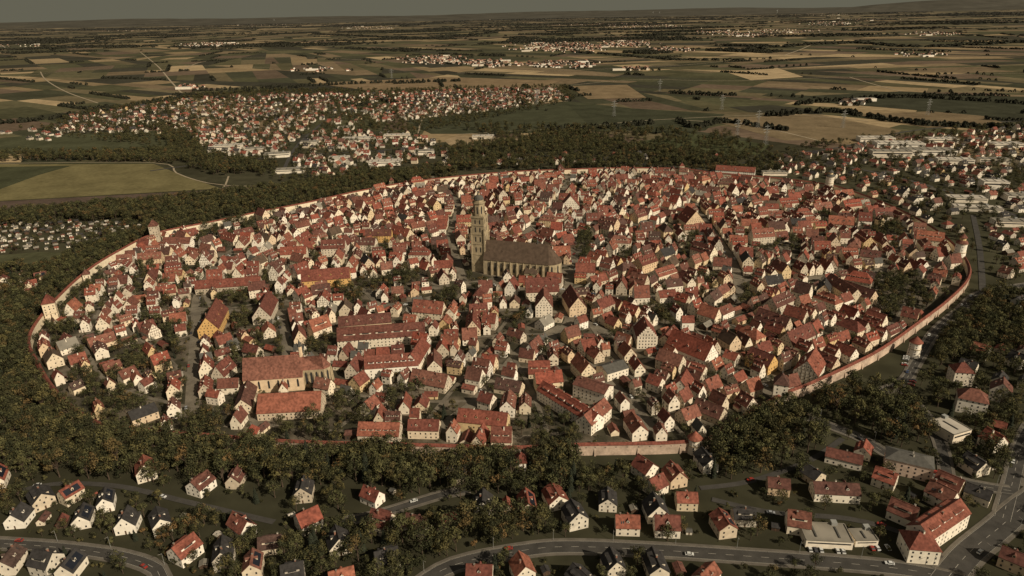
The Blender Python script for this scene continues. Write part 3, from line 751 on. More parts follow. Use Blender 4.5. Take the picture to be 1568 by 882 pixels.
def conifer_mesh(h, r):
    b = MB(); b.cyl(0, 0, 0, h*.95, .25, .04, 6, "bark", False)
    lev = 13
    for k in range(lev):
        f = k/lev; z = h*(.12+.86*f); rr = r*(1-f)**.8+.2
        for q in range(max(5, int(16*(1-f)+4))):
            a = U(0, 2*pi); l = rr*U(.7, 1.1); d = Vector((cos(a), sin(a), -.35)); p = Vector((0, 0, z+U(-.2, .2))); s = Vector((-sin(a), cos(a), 0))*(.35+l*.22)
            b.face([p, p+d*l*.6-s, p+d*l, p+d*l*.6+s], "conifer")
            p2 = p+Vector((0, 0, .3)); b.face([p2, p2+d*l*.45+s*.5+Vector((0,0,.35)), p2+d*l*.85, p2+d*l*.45-s], "conifer")
    return b.mesh("conifer_tree")
TR = [tree_mesh(U(12, 18), U(4.8, 7.2)) for _ in range(14)]
TRB = [tree_mesh(U(3.5, 5.5), U(1.8, 2.8), nclump=6, leaf=.6, per=46) for _ in range(5)]
POP = [tree_mesh(20, 2.8, nclump=16, per=44) for _ in range(2)]
CON = [conifer_mesh(U(12, 17), U(2.6, 3.6)) for _ in range(3)]
LOS = np.zeros((NX, NY), bool)
for px in ([(888,690),(1062,684),(1070,716),(888,720)], [(625,690),(725,694),(725,716),(625,712)], [(425,682),(508,686),(508,708),(425,704)], [(255,668),(330,676),(330,694),(255,690)], [(1230,610),(1350,540),(1480,430),(1500,440),(1400,560),(1380,585),(1300,600)]):
    LOS |= inpoly(GP(px), GX, GY)
tcount = 0
def scatter_trees(px, dens, town=False, sc=(.75, 1.2), space=3.2, conif=.05, bush=.1, pop=.0, mask=None, strict=False):
    global tcount
    P = GP(px) if px else wallpoly
    x0, x1 = max(min(p[0] for p in P), X0+5), min(max(p[0] for p in P), X0+NX*CS-5); y0, y1 = max(min(p[1] for p in P), Y0+5), min(max(p[1] for p in P), Y0+NY*CS-5)
    n = int((x1-x0)*(y1-y0)*dens); m = inpoly(P, GX, GY)
    if not town: m &= ~TOWNFULL
    m &= ~LOS
    if mask is not None: m &= mask
    for _ in range(n):
        x = U(x0, x1); y = U(y0, y1); i, j = idx(x, y)
        if not m[i, j] or occ[i, j]: continue
        s = U(*sc); isb = random.random() < bush
        k = 1 if isb else 2; q = occ[max(0, i-k):i+k+1, max(0, j-k):j+k+1]
        if not isb and not strict and ((q == 2).any() or (q == 1).any()):
            if random.random() < .6: isb = True
            else: s *= .8
        r_ = random.random()
        if isb: me = random.choice(TRB); nm = "garden_bush"
        elif r_ < conif: me = random.choice(CON); nm = "conifer_tree"
        elif r_ < conif+pop: me = random.choice(POP); nm = "poplar_tree"
        else: me = random.choice(TR); nm = "deciduous_tree"
        put(me, nm, x, y, U(0, 6.28), (s*U(.9, 1.1), s*U(.9, 1.1), s*U(.85, 1.15))); disc(x, y, (1.5 if isb else space)*s, 3); tcount += 1
# trees standing right against the front of the wall
xa, xb, xc, xd = G(175,670)[0], G(884,700)[0], G(1080,690)[0], G(1185,640)[0]
for p, q in zip(WL, WN):
    if p.y > cen.y: continue
    if (xa < p.x < xb or xc < p.x < xd):
        for _ in range(2):
            if random.random() < .25: continue
            t = Vector((-q.y, q.x)); c = p+q*U(6, 10)+t*U(-3, 3); i, j = idx(c.x, c.y)
            if LOS[i, j] or occ[i, j] in (2, 3): continue
            s = U(.9, 1.3); put(random.choice(TR), "deciduous_tree", c.x, c.y, U(0, 6.28), (s, s, s*U(.95, 1.15))); disc(c.x, c.y, 3, 3)

# ------------------------------------------------------------------ fill the old town
for px, dn in [([(518,438),(560,430),(575,455),(530,470)], .03), ([(880,365),(905,360),(908,398),(884,400)], .03), ([(665,455),(700,450),(695,478),(660,480)], .02),
               ([(1335,425),(1400,425),(1425,475),(1350,492)], .03), ([(340,460),(385,455),(385,500),(342,505)], .02), ([(1005,480),(1035,478),(1040,500),(1010,505)], .02),
               ([(300,620),(360,625),(370,672),(290,668)], .02), ([(440,648),(520,648),(520,680),(430,680)], .02), ([(660,625),(700,620),(700,655),(660,658)], .02),
               ([(120,560),(190,600),(220,650),(150,630)], .012), ([(560,425),(640,420),(640,440),(570,450)], .012), ([(785,640),(870,640),(880,690),(790,690)], .02),
               ([(520,610),(560,605),(560,660),(520,660)], .015), ([(1330,340),(1370,345),(1380,370),(1340,365)], .02), ([(770,485),(800,480),(805,515),(775,520)], .015), ([(740,405),(762,440),(720,440),(715,420)], .008),
               ([(170,600),(250,610),(250,655),(190,650)], .012), ([(470,520),(510,520),(510,560),(470,560)], .015), ([(590,600),(640,595),(640,625),(590,630)], .012), ([(300,350),(420,330),(430,350),(310,372)], .008), ([(1180,370),(1220,370),(1230,395),(1185,395)], .01), ([(1060,430),(1100,425),(1110,450),(1070,455)], .012)]:
    scatter_trees(px, dn, town=True, sc=(.65, 1.0), bush=.05, mask=TOWN, space=5)
scatter_trees([(70,500),(130,430),(260,400),(440,430),(430,560),(360,660),(165,655)], .0022, town=True, sc=(.6, 1.0), bush=.05, mask=TOWN, space=5)
cnt = 0
for L, wd in streets:
    for side in (-1, 1):
        tot = 0; seg = []
        for i in range(len(L)-1): seg.append((tot, L[i], L[i+1])); tot += (L[i+1]-L[i]).length
        s = U(0, 4); k = 0
        while s < tot-4:
            T = random.choice(TT) if random.random() < .9 else random.choice(TS)
            eave = random.random() < .38; fw = T[2] if eave else T[1]; dp = T[1] if eave else T[2]
            sm = s+fw/2
            while k < len(seg)-1 and seg[k+1][0] <= sm: k += 1
            st, a, b_ = seg[k]; d = b_-a
            if d.length < .01: s += 2; continue
            p = a+d.normalized()*(sm-st); an = atan2(d.y, d.x); nn = Vector((-sin(an), cos(an)))*side
            off = wd/2+dp/2+1.5+(U(0, 2.5) if random.random() < .2 else 0); c = p+nn*off; rot = an+(pi/2 if eave else 0)
            if free(c.x, c.y, fw-.6, dp-.6, an, 0, TOWN):
                place(T, c.x, c.y, rot+random.gauss(0, .05)+(pi if random.random() < .5 else 0)); cnt += 1; s += fw+(U(.1, .7) if random.random() < .8 else U(3, 8))
            else: s += 2.0
            k = max(0, k-1)
scatter_trees(None, .0011, town=True, sc=(.55, .95), bush=.1, mask=TOWN, space=5)
GARD = inpoly(GP([(70,500),(130,430),(260,400),(460,430),(440,560),(360,660),(165,655)]), GX, GY)
xs = [p[0] for p in wallpoly]; ys = [p[1] for p in wallpoly]
for it in range(25000):
    x = U(min(xs), max(xs)); y = U(min(ys), max(ys)); i, j = idx(x, y)
    if not TOWN[i, j] or occ[i, j]: continue
    if GARD[i, j] and random.random() < .87: continue
    T = random.choice(TT) if it < 16000 else random.choice(TS+TT[:10])
    _, k, _ = kd.find((x, y, 0)); rot = kdpts[k][2]+random.choice([0, pi/2])+random.gauss(0, .08)
    if free(x, y, T[1], T[2], rot, .55, TOWN): place(T, x, y, rot); cnt += 1
print("town houses", cnt)

# ------------------------------------------------------------------ near suburb houses
near = [(32,800,'d',.1),(112,765,'r',-.5),(165,775,'d',.4),(222,770,'d',1.2),(248,808,'d',.6),(198,808,'d',.2),(158,838,'d',1.0),(286,852,'r',-.5),(345,795,'r',-.5),(316,763,'r',-.4),(372,815,'r',.9),(415,818,'d',.2),(474,806,'r',-.9),(526,780,'d',.7),(571,768,'r',1.0),(586,800,'r',1.2),(685,775,'r',1.5),(740,780,'d',.0),(807,780,'r',.1),(930,774,'d',-.1),(1003,790,'d',.1),(1050,775,'r',1.5),(1032,738,'r',.25),(1106,812,'r',.15),(1190,752,'r',1.35),(1272,680,'r',.9),(1330,700,'r',-.6),(960,812,'r',1.5),(1020,815,'r',1.5),(990,728,'r',.6),(20,868,'r',.1),(112,876,'d',.0),(60,778,'d',.8),(735,885,'r',1.5),(800,882,'r',.3),(855,868,'d',1.4),(938,876,'d',.2),(1003,876,'d',.1),(1115,880,'d',.5),(1060,880,'d',1.5),(1380,795,'r',.8),(1430,770,'r',.6),(1495,765,'d',.8),(1490,720,'d',.3),(1548,868,'r',.8),(1480,612,'r',.3),(1525,600,'r',.6),(1558,620,'r',.2),(1555,560,'d',.4),(1220,810,'r',1.3),(1160,790,'d',1.5),(1330,815,'d',1.5),(700,735,'d',1.5),(1545,842,'r',.6),(1500,640,'r',.9),(0,740,'r',.4),(5,810,'d',.4),(75,872,'d',1.3),(880,800,'d',.3),(20,752,'d',.5),(60,740,'r',.9),(130,800,'d',.3),(290,795,'d',.7),(410,780,'r',.5),(640,812,'r',1.2),(520,840,'d',.4),(1110,760,'r',.5),(1250,735,'d',.5),(1350,770,'r',1.0),(1410,812,'r',.9),(1180,820,'r',.2),(1290,745,'r',1.4),(1560,705,'d',.3),(1400,760,'d',.7),(850,770,'r',.3),(1080,715,'d',.2),(1365,845,'r',1.2),(1265,845,'d',.2),(1450,745,'r',.7),(345,860,'d',.3),(210,740,'r',.5),(1520,690,'r',.3)]
big("apartment_block", (1352,722), (1425,740), 14, 10, 24, wall="pink_plaster", kind="hip", dorm=0, roof="slate", chim=2)
big("apartment_block", (1420,850), (1480,808), 13, 10, 38, wall="white_plaster", dorm=3, shed_d=True, roof="clay_tile")
big("corner_villa", (1388,862), (1436,866), 14, 9, 40, wall="white_plaster", kind="hip", roof="clay_tile")
big("villa", (1462,630), (1508,640), 14, 11, 42, wall="white_plaster", kind="hip", roof="clay_tile")
big("villa", (1458,590), (1488,592), 12, 11, 44, wall="white_plaster", kind="hip")
big("villa", (1512,612), (1545,620), 12, 9, 44, wall="white_plaster", kind="gable", along=False, dorm=1)
big("long_house", (1246,768), (1316,772), 11, 6, 36, wall="white_plaster", roof="clay_tile", dorm=2)
big("long_house", (1262,708), (1318,722), 10, 5, 34, wall="white_plaster", roof="clay_tile")
for u, v, t, rot in near:
    x, y = G(u, v); T = random.choice(SR if t == 'r' else SDK)
    for tries in range(12):
        if free(x, y, T[1], T[2], rot): break
        x += U(-3, 3); y += U(-3, 3)
    else: continue
    place(T, x, y, rot, U(.95, 1.15))
    if random.random() < .7:
        S = random.choice(TS+SHED); xx = x+random.choice((-1, 1))*U(10, 13); yy = y+U(-4, 8)
        if free(xx, yy, S[1], S[2], rot, .5): place(S, xx, yy, rot, .8)
for u, v, a, bb, h, rm, rot in [(1262,826,24,14,5,"flat_roof",-.1),(1452,665,16,18,7,"metal_roof",.35),(1320,828,12,9,4,"flat_roof",0),(350,228,60,26,9,"metal_roof",.1),(392,232,40,22,8,"flat_roof",.1),(425,240,50,24,8,"flat_roof",.2),(548,216,70,26,8,"metal_roof",.05),(608,211,60,22,8,"metal_roof",.05),(590,252,60,26,8,"metal_roof",.1),(445,264,50,20,7,"flat_roof",.1),(650,236,40,20,8,"flat_roof",.1),(530,198,40,22,7,"metal_roof",.1),(1375,225,90,30,10,"metal_roof",-.15),(1420,236,90,34,10,"flat_roof",-.15),(1362,240,70,24,12,"flat_roof",-.15),(1340,216,70,26,9,"metal_roof",-.1),(1520,288,36,20,12,"metal_roof",-.2),(1478,308,50,20,7,"metal_roof",-.2),(1558,306,36,22,8,"flat_roof",-.2),(1495,322,60,16,6,"metal_roof",-.3),(1540,225,60,30,8,"metal_roof",-.1),(740,212,50,22,7,"metal_roof",0),(475,222,40,18,8,"flat_roof",.1),(1440,218,60,24,9,"metal_roof",-.1),(1545,345,40,18,7,"flat_roof",-.2),(1185,268,40,14,6,"flat_roof",-.1),(1520,250,50,18,9,"flat_roof",-.2),(1460,250,60,20,9,"metal_roof",-.2),(520,246,40,20,8,"metal_roof",.1)]:
    x, y = G(u, v); put(hall(a, bb, h, rm), "industrial_hall", x, y, rot); mark(x, y, a, bb, rot, 2, 1)

def scatter_houses(px, n, pool, pad=4, ang0=.2, shed=.15):
    P = GP(px); x0, x1 = min(p[0] for p in P), max(p[0] for p in P); y0, y1 = min(p[1] for p in P), max(p[1] for p in P)
    m = inpoly(P, GX, GY) & ~TOWNFULL; got = 0; tries = 0
    while got < n and tries < n*14:
        tries += 1; x = U(x0, x1); y = U(y0, y1)
        if not (X0 < x < X0+NX*CS and Y0 < y < Y0+NY*CS): continue
        i, j = idx(x, y)
        if not m[i, j] or occ[i, j]: continue
        ang = ang0+.7*sin(x/310.)+.6*cos(y/270.)
        if abs(((x*cos(ang)+y*sin(ang)) % 52)-26) < 4.5: continue
        T = random.choice(TS) if random.random() < shed else random.choice(pool); rot = ang+random.choice([0, pi/2])
        if free(x, y, T[1], T[2], rot, pad*U(.4, 1)): place(T, x, y, rot); got += 1
    return got
scatter_houses([(620,178),(600,146),(700,139),(850,135),(868,152),(740,172),(640,182)], 420, SUB+SR, 3)
scatter_houses([(90,200),(110,178),(300,152),(430,145),(620,143),(640,182),(480,196),(440,215),(300,205),(100,204)], 600, SUB+SR, 4)
scatter_houses([(290,205),(440,200),(640,206),(690,232),(600,262),(430,276),(420,245),(320,235)], 190, SUB+SR, 6)
scatter_houses([(1110,250),(1290,225),(1640,190),(1640,420),(1490,400),(1440,350),(1300,285),(1180,268)], 340, SUB+SR+SDK, 6)
scatter_houses([(1500,340),(1640,330),(1640,520),(1530,470),(1500,430)], 60, SUB+SR+SDK, 6)
scatter_houses([(0,430),(70,420),(60,460),(0,470)], 16, SR, 5)
scatter_houses([(-40,345),(120,338),(230,345),(200,370),(100,382),(-40,388)], 170, SHED, 3, shed=0)
scatter_houses([(650,232),(1100,240),(1100,258),(820,252),(650,262)], 26, SUB, 8)
scatter_houses([(0,205),(90,195),(110,215),(40,216)], 14, SUB, 5)
scatter_houses([(-60,730),(400,740),(620,790),(1100,740),(1640,700),(1640,900),(-60,900)], 60, SR+SDK, 5)
scatter_houses([(1380,600),(1640,480),(1640,700),(1440,700)], 14, SR+SDK, 6)
print("houses placed")

scatter_trees([(-40,540),(40,520),(60,560),(150,650),(240,660),(600,685),(890,690),(880,755),(700,765),(560,748),(300,742),(120,738),(-40,730)], .05, sc=(.8, 1.35), space=4.4, strict=True)
scatter_trees([(-40,500),(20,470),(60,500),(40,560),(-40,620)], .04)
scatter_trees([(-40,420),(60,415),(110,400),(180,370),(240,360),(70,490),(40,540),(-40,520)], .03)
scatter_trees([(1070,700),(1090,680),(1180,635),(1225,630),(1262,690),(1240,730),(1180,738),(1080,738)], .05, sc=(.9, 1.35), space=4.4, strict=True)
scatter_trees([(370,835),(480,820),(640,788),(700,800),(840,795),(830,834),(700,858),(650,895),(330,895)], .035, sc=(.8, 1.3), space=4)
scatter_trees([(780,700),(880,700),(880,790),(800,800),(770,740)], .04, sc=(.8, 1.3), space=4)
scatter_trees([(880,724),(1080,718),(1080,745),(960,750),(880,760)], .02, sc=(.5, .8))
scatter_trees([(1240,612),(1310,590),(1390,610),(1430,690),(1370,690),(1290,655)], .03, sc=(.8, 1.25), space=4)
scatter_trees([(1440,490),(1520,450),(1640,470),(1640,600),(1540,570),(1500,560),(1440,545)], .020)
scatter_trees([(1500,630),(1600,600),(1640,700),(1545,740),(1470,700)], .03, sc=(.8, 1.25), space=4)
scatter_trees([(-60,348),(0,342),(240,325),(440,297),(560,275),(640,262),(700,255),(700,275),(560,302),(400,336),(240,366),(150,410),(90,400),(-60,372)], .02, sc=(.7, 1.1), mask=inpoly(GP([(150,350),(240,325),(700,240),(700,290),(240,380),(60,470)]), GX, GY))
scatter_trees([(-60,333),(0,330),(240,312),(430,290),(600,262),(600,275),(430,306),(240,332),(0,350),(-60,352)], .022, sc=(.8, 1.2))
scatter_trees([(-60,237),(100,237),(260,232),(330,240),(440,262),(330,270),(258,250),(100,247),(-60,248)], .012, sc=(.8, 1.1))
scatter_trees([(680,228),(880,205),(960,222),(1080,238),(1190,240),(1210,268),(900,262),(690,262)], .010, sc=(.8, 1.2))
scatter_trees([(690,195),(880,195),(1110,205),(1190,240),(1000,236),(800,225)], .003, sc=(.8, 1.2))
scatter_trees([(-40,700),(1620,700),(1640,895),(-40,895)], .018, sc=(.45, 1.0), bush=.35, conif=.10)
scatter_trees([(1080,560),(1640,440),(1640,720),(1260,700)], .010, sc=(.6, 1.1), bush=.25)
scatter_trees([(1110,250),(1290,215),(1640,185),(1640,470),(1500,450),(1440,350),(1300,285)], .0045, sc=(.55, 1.0), bush=.15)
scatter_trees([(60,205),(110,175),(300,145),(430,138),(620,138),(870,132),(880,155),(640,206),(690,232),(600,262),(430,285),(320,235)], .0035, sc=(.6, 1.0), bush=.1)
scatter_trees([(30,200),(300,190),(310,235),(260,232),(240,200)], .006, sc=(.7, 1.1))
scatter_trees([(-40,340),(200,335),(230,350),(200,375),(60,385),(-40,395)], .010, sc=(.4, .75), bush=.5)
scatter_trees(None, .008, town=True, sc=(.45, .8), bush=.35, mask=TOWN)
scatter_trees([(70,500),(130,430),(260,400),(460,430),(440,560),(360,660),(165,655)], .014, town=True, sc=(.5, .85), bush=.25, mask=TOWN)
print("trees", tcount)

# ------------------------------------------------------------------ distant tree masses
def protos(nq):
    out = []
    for _ in range(5):
        V = []
        for _ in range(nq):
            d = rng.normal(size=3); d /= np.linalg.norm(d); d[2] = abs(d[2])*1.0
            p = d*np.array((1, 1, 1))*rng.uniform(.75, 1.1); p[2] = p[2]*.9+.15
            nn = d+rng.normal(size=3)*.4; nn /= np.linalg.norm(nn); x = np.cross(nn, (0, 0, 1.)); x /= (np.linalg.norm(x)+1e-6); y = np.cross(nn, x); s = rng.uniform(.3, .55)
            V += [p-x*s, p-y*s, p+x*s, p+y*s]
        out.append(np.array(V))
    return out
PR = protos(22)
def tree_mass(name, pts):
    if not pts: return
    V = []
    for x, y, r_, h in pts:
        p = PR[random.randrange(5)]*np.array((r_, r_, h*.85)); V.append(p+np.array((x, y, 0)))
    V = np.concatenate(V).astype(np.float32); nq = len(V)//4
    me = bpy.data.meshes.new(name); me.vertices.add(len(V)); me.vertices.foreach_set("co", V.ravel())
    me.loops.add(nq*4); me.loops.foreach_set("vertex_index", np.arange(nq*4, dtype=np.int32))
    me.polygons.add(nq); me.polygons.foreach_set("loop_start", np.arange(0, nq*4, 4, dtype=np.int32))
    me.update(calc_edges=True); me.materials.append(MATS["far_foliage"]); put(me, name, 0, 0)
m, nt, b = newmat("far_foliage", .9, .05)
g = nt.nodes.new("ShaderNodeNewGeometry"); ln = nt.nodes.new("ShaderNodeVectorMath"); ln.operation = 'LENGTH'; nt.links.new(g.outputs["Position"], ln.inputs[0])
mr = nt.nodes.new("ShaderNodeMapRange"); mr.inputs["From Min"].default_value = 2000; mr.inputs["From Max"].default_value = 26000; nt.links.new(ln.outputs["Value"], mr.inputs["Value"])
r = ramp(nt, [(0,(.026,.026,.017)),(.35,(.030,.029,.021)),(1,(.048,.046,.038))]); nt.links.new(mr.outputs[0], r.inputs[0])  # foliage greys with distance: aerial haze put into the base colour
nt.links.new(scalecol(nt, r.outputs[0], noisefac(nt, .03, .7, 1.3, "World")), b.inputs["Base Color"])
hed = []
for poly, ang in leaves:
    n = len(poly); cx = sum(p[0] for p in poly)/n; cy = sum(p[1] for p in poly)/n; D = hypot(cx, cy)
    if D < 2000 or D > 30000 or abs(cx) > cy*.95: continue
    k = max(1, D/3200)
    if random.random() < .02 and D > 3500:
        x0, x1 = min(p[0] for p in poly), max(p[0] for p in poly); y0, y1 = min(p[1] for p in poly), max(p[1] for p in poly)
        nn = int(min(700, (x1-x0)*(y1-y0)/(150*k*k)))
        X = rng.uniform(x0, x1, nn); Y = rng.uniform(y0, y1, nn); I = inpoly(poly, X, Y)
        for x, y in zip(X[I], Y[I]): hed.append((x, y, 8*k, U(11, 18)))
        continue
    for e in range(n):
        pr = random.random()
        if pr > .085: continue
        a, c = poly[e], poly[(e+1) % n]; L_ = hypot(a[0]-c[0], a[1]-c[1]); st = 9*k*(1 if pr < .06 else 3.5); m_ = int(min(L_/st, 120))
        f0, f1 = sorted((random.random(), random.random()))
        if pr < .035: f0, f1 = 0, 1
        for q in range(m_):
            f = q/max(1, m_)
            if f < f0 or f > f1: continue
            hed.append((a[0]+(c[0]-a[0])*f+U(-3, 3)*k, a[1]+(c[1]-a[1])*f+U(-3, 3)*k, U(4, 7)*k, U(6, 13)))
for _ in range(60):
    D = math.exp(U(math.log(6500), math.log(26000))); cx = U(-.75, .75)*D; L_ = U(.03, .12)*D; W_ = L_*U(.15, .4); an = random.gauss(0, .25); k = D/3200
    for _ in range(int(L_*W_/(110*k*k))+20):
        a, b_ = random.gauss(0, .45)*L_, random.gauss(0, .4)*W_; hed.append((cx+a*cos(an)-b_*sin(an), D+a*sin(an)+b_*cos(an), 7*k, U(13, 22)))
print("hedge blobs", len(hed))
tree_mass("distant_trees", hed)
belt = []
def line_trees(px, r_=(5, 8), h=(9, 15), st=8, wid=8):
    L = smooth(GP(px), st)
    for p in L:
        for _ in range(2): belt.append((p.x+U(-wid, wid), p.y+U(-wid, wid), U(*r_), U(*h)))
line_trees([(1040,186),(1065,196),(1110,188),(1200,200)], st=14)
line_trees([(1180,178),(1280,172),(1400,190),(1640,200)], wid=14)
line_trees([(1220,160),(1290,155),(1400,150),(1640,165)], wid=12, st=14)
line_trees([(0,190),(110,178),(300,148),(430,138)], wid=14, st=14)
line_trees([(300,140),(420,135),(560,128),(700,125)], wid=10, st=20)
line_trees([(840,200),(930,196),(1000,190)], wid=10, st=14)
line_trees([(480,52),(560,56),(660,58),(760,50)], r_=(25, 45), h=(15, 22), st=60, wid=60)
line_trees([(880,80),(960,86),(1040,92),(1130,92)], r_=(15, 25), st=40, wid=25)
line_trees([(0,60),(120,58),(240,50)], r_=(25, 40), h=(14, 20), st=60, wid=50)
line_trees([(1150,75),(1300,66),(1420,72),(1640,60)], r_=(20, 35), h=(14, 20), st=50, wid=40)
line_trees([(620,40),(720,32),(900,28),(1150,26)], r_=(60, 90), h=(18, 28), st=150, wid=150)
line_trees([(0,44),(200,38),(420,33)], r_=(60, 90), h=(18, 28), st=150, wid=150)
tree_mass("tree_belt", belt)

# ------------------------------------------------------------------ distant villages
def village(u, v, ru, rv, n, sc=1.0):
    mb = MB()
    for _ in range(n):
        while True:
            a, b_ = U(-1, 1), U(-1, 1)
            if a*a+b_*b_ < 1: break
        if random.random() < .3: a *= 1.5; b_ *= 1.3
        x, y = G(u+a*ru, v+b_*rv); w_ = U(4, 6)*sc; d_ = U(6, 9)*sc; h = U(4.5, 6.5)*sc; z = h+U(4, 5.5)*sc; an = U(0, pi); c, s = cos(an), sin(an)
        q = lambda X, Y, Z: (x+X*c-Y*s, y+X*s+Y*c, Z)
        rf = random.choice(["brick"]*3+["dark_tile", "timber", "church_roof", "brick"]); wl = random.choice(["white_plaster", "white_plaster", "white_plaster", "wall_plaster", "pink_plaster", "metal_roof"])
        for sg in (-1, 1):
            mb.face([q(-w_, sg*d_, 0), q(w_, sg*d_, 0), q(w_, sg*d_, h), q(0, sg*d_, z), q(-w_, sg*d_, h)], wl)
            mb.face([q(sg*w_, -d_, 0), q(sg*w_, d_, 0), q(sg*w_, d_, h), q(sg*w_, -d_, h)], wl)
            mb.face([q(sg*(w_+.5), -d_-.4, h-.4), q(sg*(w_+.5), d_+.4, h-.4), q(0, d_+.4, z+.1), q(0, -d_-.4, z+.1)], rf)
        if random.random() < .8: belt2.append((x+U(-22, 22), y+U(-22, 22), U(5, 9)*sc, U(8, 13)))
    for _ in range(max(1, n//30)):
        x, y = G(u+U(-1, 1)*ru, v+U(-1, 1)*rv); mb.box(x-30, x+30, y-12, y+12, 0, 9, "white_plaster", "metal_roof")
    put(mb.mesh("distant_village"), "distant_village", 0, 0)
belt2 = []
for a in [(665,92,38,6,150),(745,97,35,5,110),(860,72,62,7,300),(960,68,36,5,130),(855,99,48,5,120),(1030,76,30,3,40),(940,38,60,3,140),(1270,36,34,3,120),(1100,50,30,3,80),(320,68,44,3,90),(395,38,50,2.5,100),(560,42,40,2.5,80),(1150,54,30,2.5,80),(1430,52,40,2.5,60),(1255,22,40,2,80),(30,70,40,2,30),(970,106,24,2.5,24),(480,107,40,3,20),(290,135,18,3,16),(1410,84,40,3,24),(1200,48,50,3,80),(700,30,60,2,60),(1305,158,20,3,14),(1000,42,60,3,100),(1330,30,50,2,60),(180,46,40,2,50)]:
    village(*a)
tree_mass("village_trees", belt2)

# ------------------------------------------------------------------ hills on the horizon
def ridge(name, pts, dist, depth):
    mb = MB(); n = len(pts); rows = []
    for r_, f in ((0, 0), (.35, .7), (.6, 1), (1, .3)):
        rows.append([((px*(dist+depth*r_)), dist+depth*r_, h*f+(U(-12, 12) if f > .5 else 0)-(2 if f == 0 else 0)) for px, h in pts])
    for a in range(3):
        for i in range(n-1): mb.face([rows[a][i], rows[a][i+1], rows[a+1][i+1], rows[a+1][i]], "hill")
    put(mb.mesh(name), name, 0, 0)
plain("hill", (.064,.060,.048), .001, .8, 1.2, rough=1, spec=0)
def prof(fn): return [(x/100, fn(x/100)) for x in range(-100, 101, 2)]
ridge("distant_hills", prof(lambda t: 200+40*sin(t*9)+30*sin(t*23+1)), 42000, 9000)
ridge("distant_hills", prof(lambda t: max(0, 430*math.exp(-((t-.62)/.14)**2))+20*sin(t*40)+30), 34000, 6000)
ridge("distant_hills", prof(lambda t: 90+50*sin(t*6+2)+25*sin(t*31)), 27000, 5000)

# ------------------------------------------------------------------ pylons, turbines
def pylon(h=42):
    b = MB(); W0 = 3.6; lv = [0, .18, .34, .48, .6, .7, .8, .9, 1]
    wd = lambda f: W0*(1-f)**1.1*.9+.45
    for i in range(len(lv)-1):
        z0, z1 = lv[i]*h, lv[i+1]*h; a, c = wd(lv[i]), wd(lv[i+1]); cs = [(-1,-1),(1,-1),(1,1),(-1,1)]
        for k in range(4):
            p, q = cs[k], cs[(k+1) % 4]; b.beam((p[0]*a, p[1]*a, z0), (p[0]*c, p[1]*c, z1), .3, "steel"); b.beam((p[0]*a, p[1]*a, z0), (q[0]*c, q[1]*c, z1), .16, "steel"); b.beam((q[0]*a, q[1]*a, z0), (p[0]*c, p[1]*c, z1), .16, "steel")
    for z, l in ((h*.62, 9), (h*.76, 12), (h*.9, 7)):
        b.beam((-l, 0, z), (l, 0, z), .4, "steel")
        for s in (-1, 1): b.beam((s*l, 0, z), (0, 0, z+2.2), .25, "steel"); b.beam((s*l*.95, 0, z), (s*l*.95, 0, z-1.8), .2, "glass"); b.beam((s*l*.5, 0, z), (s*l*.5, 0, z-1.8), .2, "glass")
    return b.mesh("power_pylon")
PY = pylon()
for u, v in [(1128,212),(1160,196),(940,178),(1172,222),(822,160),(1290,196),(1105,168),(1420,176),(600,120),(1010,140)]:
    x, y = G(u, v); put(PY, "power_pylon", x, y, .5)
def turbine():
    b = MB(); b.cyl(0, 0, 0, 110, 3, 1.8, 10, "turbine_white"); b.box(-2, 2, -4, 5, 110, 114, "turbine_white")
    for k in range(3):
        a = k*2*pi/3+.3; d = Vector((sin(a), 0, cos(a))); s = Vector((cos(a), 0, -sin(a))); o = Vector((0, -5, 112))
        b.face([o-s*1.2, o+s*1.2, o+d*20+s*2.4, o+d*55, o+d*20-s*1.2], "turbine_white")
    return b.mesh("wind_turbine")
TU = turbine()
for u, v in [(769,24),(600,30),(590,31),(30,38),(1000,22),(1010,22),(1190,20),(420,34),(778,25)]:
    x, y = G(u, v); put(TU, "wind_turbine", x, y, U(-.4, .4))

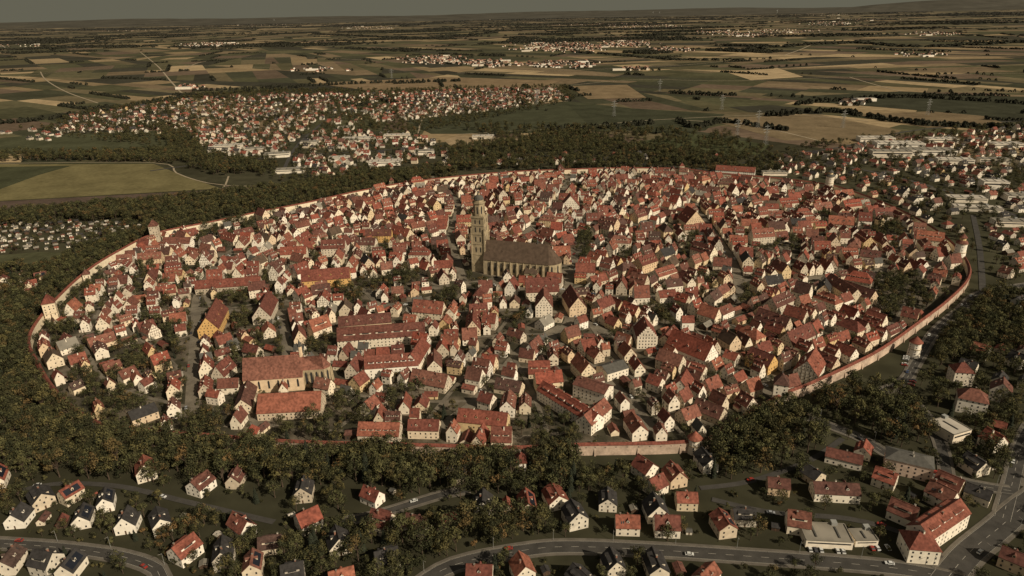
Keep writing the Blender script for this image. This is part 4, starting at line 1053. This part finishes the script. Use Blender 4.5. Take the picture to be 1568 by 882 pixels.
# ------------------------------------------------------------------ cars and lamps
def car():
    b = MB(); pr = [(-2.2,.35),(2.2,.35),(2.25,.8),(1.2,.95),(.55,1.45),(-1.2,1.47),(-1.9,1.0),(-2.25,.9)]; hw = .88
    for s in (-1, 1): b.face([(x, s*hw*(.86 if z > 1.1 else 1), z) for x, z in pr], "car_paint")
    for i in range(len(pr)):
        (xa, za), (xb, zb) = pr[i], pr[(i+1) % len(pr)]; fa = hw*(.86 if za > 1.1 else 1); fb = hw*(.86 if zb > 1.1 else 1)
        b.face([(xa, -fa, za), (xb, -fb, zb), (xb, fb, zb), (xa, fa, za)], "glass" if i in (3, 5) else "car_paint")
    for s in (-1, 1): b.face([(1.0, s*.90, 1.0), (.5, s*.80, 1.38), (-1.15, s*.80, 1.4), (-1.6, s*.90, 1.0)], "glass")
    for x in (-1.35, 1.35):
        for s in (-1, 1):
            n = 10; pts = [(x+.33*cos(2*pi*k/n), s*.9, .33+.33*sin(2*pi*k/n)) for k in range(n)]; b.face(pts, "rubber")
            for k in range(n): p, q = pts[k], pts[(k+1) % n]; b.face([p, q, (q[0], s*.68, q[2]), (p[0], s*.68, p[2])], "rubber")
    return b.mesh("car")
CAR = car()
for L, N, wd in ROADS[:11]:
    i = random.randint(2, 8)
    while i < len(L)-2:
        d = L[i+1]-L[i]; s = random.choice((-1, 1)); par = wd < 8
        p = L[i]+N[i]*s*(wd/4 if not par else wd/2-1.2); put(CAR, "parked_car" if par else "car", p.x, p.y, atan2(d.y, d.x)+(pi if s > 0 else 0), 1, .3); i += random.randint(4, 18)
for u, v, n, an in [(1240,842,7,-.1),(1355,650,6,.5),(1385,560,7,1.0),(1335,840,4,0),(1050,848,3,0),(1395,590,4,.9),(1480,680,5,.4)]:
    x, y = G(u, v)
    for k in range(n):
        if random.random() < .8: put(CAR, "parked_car", x+cos(an)*k*2.8, y+sin(an)*k*2.8, an+pi/2, 1, .02)
for L, wd in streets[:14]:
    N = normals(L)
    for i in range(3, len(L)-1, 3):
        if random.random() < .5: d = L[i+1]-L[i]; p = L[i]+N[i]*random.choice((-1, 1))*(wd/2-1.1); put(CAR, "parked_car", p.x, p.y, atan2(d.y, d.x), 1, .26)
def lamp():
    b = MB(); b.cyl(0, 0, 0, 7.5, .11, .07, 6, "steel"); b.beam((0, 0, 7.45), (1.6, 0, 7.8), .1, "steel"); b.box(1.2, 2.0, -.15, .15, 7.8, 7.95, "kerb"); return b.mesh("street_lamp")
LM = lamp()
for L, N, wd in (ROADS[0], ROADS[2], ROADS[4], ROADS[1]):
    for i in range(2, len(L)-1, 5):
        q = N[i]; p = L[i]+q*(wd/2+.6); put(LM, "street_lamp", p.x, p.y, atan2(-q.y, -q.x), 1, .15)
print("objects", len(bpy.data.objects))
